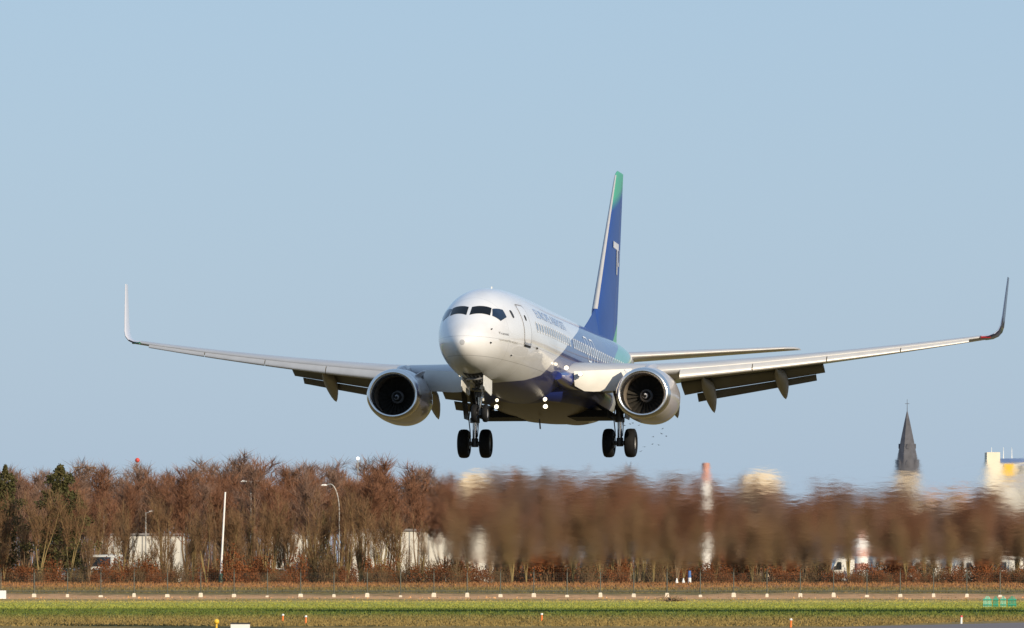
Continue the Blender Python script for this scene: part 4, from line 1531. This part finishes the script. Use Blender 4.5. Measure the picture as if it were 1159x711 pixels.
mb = MB(); mb.tube((0, 0, cz(467)), (0, 0, cz(452)), .10, .05, 6); mb.tube((-.6, 0, cz(457)), (.6, 0, cz(457)), .06, None, 6); mb.build('cross', M['slate'], sp_o)
mb = MB(); mb.box(-5, 5, 3, 26, 0, cz(572)); mb.loft([[Vector((x, yy, z)) for x, z in ((-5.3, cz(572)), (5.3, cz(572)), (0, cz(560)))] for yy in (2.95, 26.2)]); mb.build('nave', M['cream'], e)

# banded chimney and the red and white pointed marker
YT = 903
a = at(799, 644, YT)
e = empty('banded_mast', (a.x, YT, 0), 0, 'red and white banded mast rising blurred through the middle of the wood', 'banded mast')
vs = [(655, 602, 'white'), (602, 579, 'redpaint'), (579, 546, 'white'), (546, 524, 'redpaint')]
for v0, v1, c in vs:
    z0, z1 = at(799, v0, YT).z, at(799, v1, YT).z
    mb = MB(); mb.lathe([(0, .48 - z0 * .008), (z1 - z0 - .004, .48 - z1 * .008)], (0, 0, max(z0, 0)), (0, 0, 1), 24, True, True); mb.build('band', M['faded_red' if c == 'redpaint' else 'white'], e, True, 40)
a = gp(975, 868)
e = empty('marker', a, 0, 'pointed red and white banded marker standing among the trees at the right', 'marker')
for z0, z1, r0, r1, c in ((0, 1.3, .66, .66, 'white'), (1.3, 1.9, .66, .66, 'faded_red'), (1.9, 2.6, .66, .64, 'white'), (2.6, 3.2, .64, .58, 'faded_red'), (3.2, 4.2, .58, .28, 'white'), (4.2, 4.9, .28, .03, 'faded_red')):
    mb = MB(); mb.lathe([(0, r0), (z1 - z0 - .004, r1)], (0, 0, z0), (0, 0, 1), 20, True, True); mb.build('band', M[c], e, True, 40)


# ------------------------------------------------------------------ masts, lamps, markers
def lamp_post(u, vt, y, kind, label):
    p = at(u, vt, y); gz = ground_z(y)
    e = empty('street_lamp', (p.x, y, gz), 0, label, 'street lamp', 'street lamps behind the trees')
    H = p.z - gz
    mb = MB()
    if kind == 'curve':
        pts = [Vector((0, 0, 0)), Vector((0, 0, H * .72))] + [Vector((-.9 * (1 - math.cos(t)), 0, H * .72 + H * .28 * math.sin(t))) for t in np.linspace(.15, math.pi / 2, 7)] + [Vector((-1.35, 0, H * .99))]
        mb.path(pts, .06, 8); mb.build('pole', M['galv'], e, True)
        heads = [(-1.5, H * .99)]
    elif kind == 'double':
        mb.tube((0, 0, 0), (0, 0, H), .08, .05, 8); mb.tube((-.75, 0, H), (.75, 0, H), .05, None, 6); mb.build('pole', M['galv'], e, True)
        heads = [(-.7, H + .02), (.7, H + .02)]
    else:
        mb.tube((0, 0, 0), (0, 0, H), .10, .06, 8); mb.tube((0, 0, H - .1), (.6, 0, H + .12), .05, None, 6); mb.build('pole', M['galv'], e, True)
        heads = [(.65, H + .12)]
    for x, z in heads:
        mb = MB(); mb.loft([[Vector((x + a * q, b * q * .5, z + zz)) for a, b in ((-.30, -.3), (.30, -.3), (.30, .3), (-.30, .3))] for zz, q in ((-.07, .9), (0, 1), (.09, .5))])
        mb.build('lamp_head', M['white'], e)


lamp_post(117.5, 583, 946, 'arm', 'pale street lamp with one head above the white lorry')
lamp_post(165, 580, 946, 'arm', 'pale street lamp above the low white shed, right of the lorry')
lamp_post(284, 545, 905, 'double', 'street lamp with two heads between the leaning pole and the curved lamp')
lamp_post(384, 548, 905, 'curve', 'tall street lamp with a curved arm left of the white warehouse')
p = at(405, 519, 1000)
e = empty('globe_lamp', (p.x, 1000, ground_z(1000)), 0, 'round white globe lamp on a mast just above the treetops', 'street lamp')
H = p.z - e.location.z
mb = MB(); mb.tube((0, 0, 0), (0, 0, H - .2), .1, .06, 8); mb.build('pole', M['galv'], e)
mb = MB(); mb.lathe([(-.18 * math.cos(t), .18 * math.sin(t)) for t in np.linspace(0, math.pi, 13)], (0, 0, H), (0, 0, 1), 16); mb.build('globe', mat('lit_globe', (.9, .88, .85), .4, emit=(1, .95, .9, 1.5)), e, True)
p = at(155.5, 521, 1300)
e = empty('obstruction_light', (p.x, 1300, 0), 0, 'red ball of an obstruction light on a thin mast above the left treetops', 'mast')
mb = MB(); mb.tube((0, 0, 0), (0, 0, p.z - .2), .06, .03, 8); mb.build('mast', M['galv'], e)
mb = MB(); mb.lathe([(-.34 * math.cos(t), .34 * math.sin(t)) for t in np.linspace(0, math.pi, 13)], (0, 0, p.z), (0, 0, 1), 16); mb.build('ball', M['redpaint'], e, True)
# lattice pylon head above the trees at the left
YP = 1300
a, b = at(84, 529, YP), at(109, 529, YP)
e = empty('pylon', ((a.x + b.x) / 2, YP, 1.0), 0, 'lattice pylon with a flat crossarm showing above the bare trees at the left', 'pylon')
hw, H = (b.x - a.x) / 2, a.z - 1.0
mb = MB()
for sx in (-1, 1):
    for sy in (-1, 1):
        mb.tube((sx * 1.2, sy * 1.2, 0), (sx * .5, sy * .5, H - 1.0), .09, .06, 5)
for k in range(8):
    z0, z1 = k * (H - 1) / 8, (k + 1) * (H - 1) / 8
    r0, r1 = 1.2 - .7 * k / 8, 1.2 - .7 * (k + 1) / 8
    for sy in (-1, 1):
        mb.tube((-r0, sy * r0, z0), (r1, sy * r1, z1), .04, None, 4); mb.tube((r0, sy * r0, z0), (-r1, sy * r1, z1), .04, None, 4)
mb.build('lattice', M['bark'], e)
mb = MB()
mb.tube((-hw, 0, H), (hw, 0, H), .09, None, 5); mb.tube((-hw, 0, H), (-.5, 0, H - 1.0), .06, None, 5); mb.tube((hw, 0, H), (.5, 0, H - 1.0), .06, None, 5); mb.tube((hw - .6, 0, H - .6), (hw + 1.3, 0, H - .95), .12, None, 5)
for k in range(7):
    x = -hw + (k + .5) * hw * 2 / 7
    mb.tube((x, 0, H), (x * .75, 0, H - .55 - .3 * (1 - abs(x) / hw)), .045, None, 4)
mb.build('crossarm', M['bark'], e)
# leaning white pole with a green foot
y = 862.4
a, b = at(255, 557, y), at(250, 652, y)
e = empty('pole', (b.x, y, ground_z(y)), 0, 'thin white pole leaning slightly to the right in front of the wood', 'pole')
mb = MB(); mb.tube((0, 0, .9), (a.x - b.x, 0, a.z - e.location.z), .105, .08, 12); mb.build('shaft', M['white'], e, True)
mb = MB(); mb.tube((0, 0, 0), (.02, 0, .92), .22, .2, 12); mb.build('foot', mat('dark_green_paint', (.02, .09, .07), .5), e, True)

# near things in the grass
p = on_ground(245, 715)
e = empty('edge_light', (p.x, p.y, 0), 0, 'yellow ball light on a short stem at the bottom left', 'taxiway light')
mb = MB(); mb.tube((0, 0, 0), (0, 0, .32), .045, .04, 10); mb.build('stem', M['yellow'], e, True)
mb = MB(); mb.lathe([(-.11 * math.cos(t), .11 * math.sin(t)) for t in np.linspace(0, math.pi, 11)], (0, 0, .40), (0, 0, 1), 16); mb.build('lens', M['yellow'], e, True)
p = on_ground(272, 719)
e = empty('marker_box', (p.x, p.y, 0), 0, 'white marker box with a dark lid at the bottom edge beside the yellow light', 'marker box')
mb = MB(); mb.box(-.36, .36, -.15, .15, .02, .42); mb.build('case', M['white'], e)
mb = MB(); mb.box(-.38, .38, -.17, .17, .423, .47); mb.build('lid', M['dark'], e)
p = on_ground(-1, 679.5)
e = empty('cabinet', (p.x, p.y, 0), 0, 'plain white cabinet by the fence at the left edge', 'cabinet')
mb = MB(); mb.box(-.6, .55, -.3, .3, .05, .78); mb.build('case', M['white'], e)
mb = MB(); mb.box(-.5, .45, -.25, .25, -.02, .048); mb.build('plinth', M['galv'], e)
for u, v, c, lab in ((320, 704, 'orange', 'short orange peg in the brown grass, left of a matching pair'), (346, 706, 'orange', 'short orange peg in the brown grass, right of a matching pair'), (613, 703, 'orange', 'short orange peg alone in the grass below the middle of the picture'),
                     (895, 710, 'orange', 'orange peg close to the corner of the taxiway'), (1088, 706, 'white', 'small white peg at the edge of the taxiway at the right')):
    p = on_ground(u, v)
    e = empty('peg', (p.x, p.y, 0), rt.uniform(-.3, .3), lab, 'marker peg', 'marker pegs in the grass')
    mb = MB(); mb.tube((0, 0, 0), (.01, 0, .30), .05, .045, 10); mb.build('shaft', M[c], e)
    mb = MB(); mb.tube((.01, 0, .302), (.012, 0, .38), .065, .05, 10); mb.build('cap', M['white' if c == 'orange' else 'redpaint'], e)
# teal slatted barriers
for u0, u1, c, lab in ((1112.5, 1122.5, 'mint', 'pale green slatted barrier, leftmost of the four in the grass at the right'), (1124, 1130, 'teal', 'narrow green slatted barrier, second from the left of four'), (1132, 1139, 'mint', 'pale green slatted barrier, third from the left of four'), (1140.5, 1150.5, 'teal', 'broad dark teal slatted barrier, rightmost of four')):
    p = on_ground((u0 + u1) / 2, 687.5); sc_px = F_PX / p.y
    hw = (u1 - u0) / 2 / sc_px
    e = empty('barrier', (p.x, p.y, 0), 0, lab, 'barrier', 'green barriers in the grass')
    mb = MB(); n = 6 if hw > .25 else 4
    for k in range(n):
        x = -hw + (k + .5) * 2 * hw / n
        mb.tube((x, 0, .04), (x * .92, .02, .74 - .25 * (x / hw) ** 2), .032, None, 6)
    mb.build('slats', M[c], e)
    mb = MB(); mb.tube((-hw, -.03, .16), (hw, -.03, .16), .04, None, 6); mb.tube((-hw, -.03, .50), (hw, -.03, .50), .04, None, 6); mb.build('rail', M['teal'], e)
# blue and white post, two white cones on the bank
p = gp(780.5, 860)
e = empty('bollard', p, 0, 'blue post with a white lower half on the bank beyond the fence', 'bollard')
mb = MB(); mb.tube((0, 0, 0), (0, 0, .55), .16, .15, 14); mb.build('base', M['white'], e, True)
mb = MB(); mb.tube((0, 0, .553), (0, 0, 1.2), .15, .13, 14); mb.build('top', M['bluepaint'], e, True)
for u, lab in ((773.5, 'small white cone right beside the blue and white post'), (766, 'small white cone, the farther left of two by the blue and white post')):
    p = gp(u, 859); e = empty('traffic_cone', p, 0, lab, 'traffic cone', 'white cones by the blue post')
    mb = MB(); mb.lathe([(0.04, .17), (.5, .04), (.51, 0)], (0, 0, 0), (0, 0, 1), 14); mb.build('body', M['white'], e, True)
    mb = MB(); mb.box(-.22, .22, -.22, .22, 0, .038); mb.build('base', M['white'], e)
# heap of cut branches by the fence
p = on_ground(762, 681)
rg = np.random.default_rng(5)
sg = []
for _ in range(90):
    c = np.array([rg.normal(0, .38), rg.normal(0, .3), 0.02 + abs(rg.normal(0, .13))]); d = np.array([rg.normal(), rg.normal(), rg.normal(0, .35)]); d /= np.linalg.norm(d)
    sg.append((c - d * .35, c + d * .35, .03, .015))
vv, ff = seg_tubes(sg, 5)
o = np_mesh('brush_pile', vv, ff, M['bark']); o.location = (p.x, p.y, 0.02)
tag(o, 'low heap of cut brown branches lying by the fence right of centre', 'brush pile')

# birdlike shapes made up for the small specks behind the left main gear
mb = MB()
mb.loft([[Vector((x, r * math.cos(t), r * math.sin(t) * .9)) for t in np.linspace(0, 2 * math.pi, 9)[:-1]] for x, r in ((-.16, .008), (-.11, .035), (-.03, .05), (.06, .04), (.15, .012), (.22, .02))])
for sy in (1, -1):
    mb.loft([[Vector((x0 + a, sy * yy, z + b)) for a, b in ((-c, 0), (0, .012), (c, 0), (0, -.006))] for yy, x0, z, c in ((.02, -.02, .01, .07), (.14, -.05, .08, .06), (.30, .03, .05, .01))])
birdlike_speck = mb.build('birdlike_speck', mat('dark_speck', (.05, .055, .07), .8), None, True)
BP = [(85, 258), (155, 238), (190, 225), (275, 255), (218, 305), (250, 430), (345, 545), (300, 605), (465, 410), (455, 508), (540, 520), (578, 368), (593, 300), (640, 402)]
for k, (a, b) in enumerate(BP):
    o = birdlike_speck if k == 0 else birdlike_speck.copy()
    if k: COL.objects.link(o)
    o.location = at(700 + a / 11.84, 460 + b / 11.84, 780 + 25 * rt.random()); o.rotation_euler = (rt.uniform(-.4, .4), rt.uniform(-.3, .3), rt.uniform(0, 6.28))
    o.scale = (.55,) * 3
    tag(o, 'tiny dark birdlike speck in the loose scatter below the left engine of the jet', 'birdlike_speck', 'birdlike specks below the left engine')
#@PLUME0
# ------------------------------------------------------------------ hot exhaust air behind the jet: a long body of shimmering air that bends what is seen through it
def plume():
    m = bpy.data.materials.new('hot_air'); m.use_nodes = True
    N, L = m.node_tree.nodes, m.node_tree.links
    N.remove(N['Principled BSDF'])
    geo = N.new('ShaderNodeNewGeometry'); sp = N.new('ShaderNodeSeparateXYZ'); L.new(geo.outputs['Position'], sp.inputs[0])

    def ns(scale, st, det):
        mp = N.new('ShaderNodeMapping'); mp.inputs['Scale'].default_value = st; L.new(geo.outputs['Position'], mp.inputs[0])
        n = N.new('ShaderNodeTexNoise'); n.inputs['Scale'].default_value = scale; n.inputs['Detail'].default_value = det; L.new(mp.outputs[0], n.inputs['Vector']); return n.outputs[0]
    big = ns(.22, (1, .2, 1.6), 3)
    # how hot: fades at the left end, at the top and towards the ground
    wob = node_math(N, L, 'MULTIPLY', node_math(N, L, 'SUBTRACT', big, .5), 5.0)

    def ramp(v, a, b):
        r = N.new('ShaderNodeMapRange'); r.interpolation_type = 'SMOOTHSTEP'; r.inputs[1].default_value = a; r.inputs[2].default_value = b
        L.new(v, r.inputs[0]); return r.outputs[0]
    xl = ramp(node_math(N, L, 'ADD', sp.outputs['X'], wob), P_X0 + 2.0, P_X0 + 7.0)
    zt = ramp(node_math(N, L, 'ADD', sp.outputs['Z'], node_math(N, L, 'MULTIPLY', wob, .5)), P_Z1 - .4, P_Z1 - 2.6)
    zb = ramp(node_math(N, L, 'ADD', sp.outputs['Z'], node_math(N, L, 'MULTIPLY', wob, .3)), P_Z0 + .3, P_Z0 + 1.7)
    hot = node_math(N, L, 'MULTIPLY', xl, node_math(N, L, 'MULTIPLY', zt, zb))
    ior = node_math(N, L, 'ADD', node_math(N, L, 'MULTIPLY', hot, P_K), 1.00002)
    fine = ns(2.4, (.42, .2, 1.5), 6)
    bp = N.new('ShaderNodeBump'); bp.inputs['Strength'].default_value = 1.0; bp.inputs['Distance'].default_value = P_BUMP
    L.new(fine, bp.inputs['Height'])
    rf = N.new('ShaderNodeBsdfRefraction'); rf.distribution = 'GGX' if False else 'BECKMANN'
    rf.inputs['Roughness'].default_value = .34
    L.new(ior, rf.inputs['IOR']); L.new(bp.outputs[0], rf.inputs['Normal'])
    tr = N.new('ShaderNodeBsdfTransparent'); mx = N.new('ShaderNodeMixShader')
    L.new(node_math(N, L, 'MULTIPLY', hot, 2.2, clamp=True), mx.inputs[0]); L.new(tr.outputs[0], mx.inputs[1]); L.new(rf.outputs[0], mx.inputs[2])
    L.new(mx.outputs[0], N['Material Output'].inputs['Surface'])
    return m


P_Y, P_X0, P_Z0, P_Z1, P_K, P_BUMP = 525.0, at(418, 600, 525).x, CAM_H - .4, at(700, 503, 525).z, .0062, .056
M['hot'] = plume()
mb = MB()
x1 = at(1420, 600, P_Y).x
rings = []
for x in np.linspace(P_X0, x1, 3):
    q = 1.0
    zc, hz_ = (P_Z0 + P_Z1) / 2, (P_Z1 - P_Z0) / 2
    rings.append([Vector((x, P_Y + 4 * q * a, zc + hz_ * b)) for a, b in ((-1, -.97), (-1, -.5), (-1, 0), (-1, .5), (-1, .97), (-.8, 1), (.8, 1), (1, .97), (1, .5), (1, 0), (1, -.5), (1, -.97), (.8, -1), (-.8, -1))])
mb.loft(rings)
o = mb.build('heat_shimmer', M['hot'], None, False)
tag(o, 'shimmering hot exhaust air trailing behind the jet and blurring the wood', 'heat shimmer', kind='stuff')
#@PLUME1
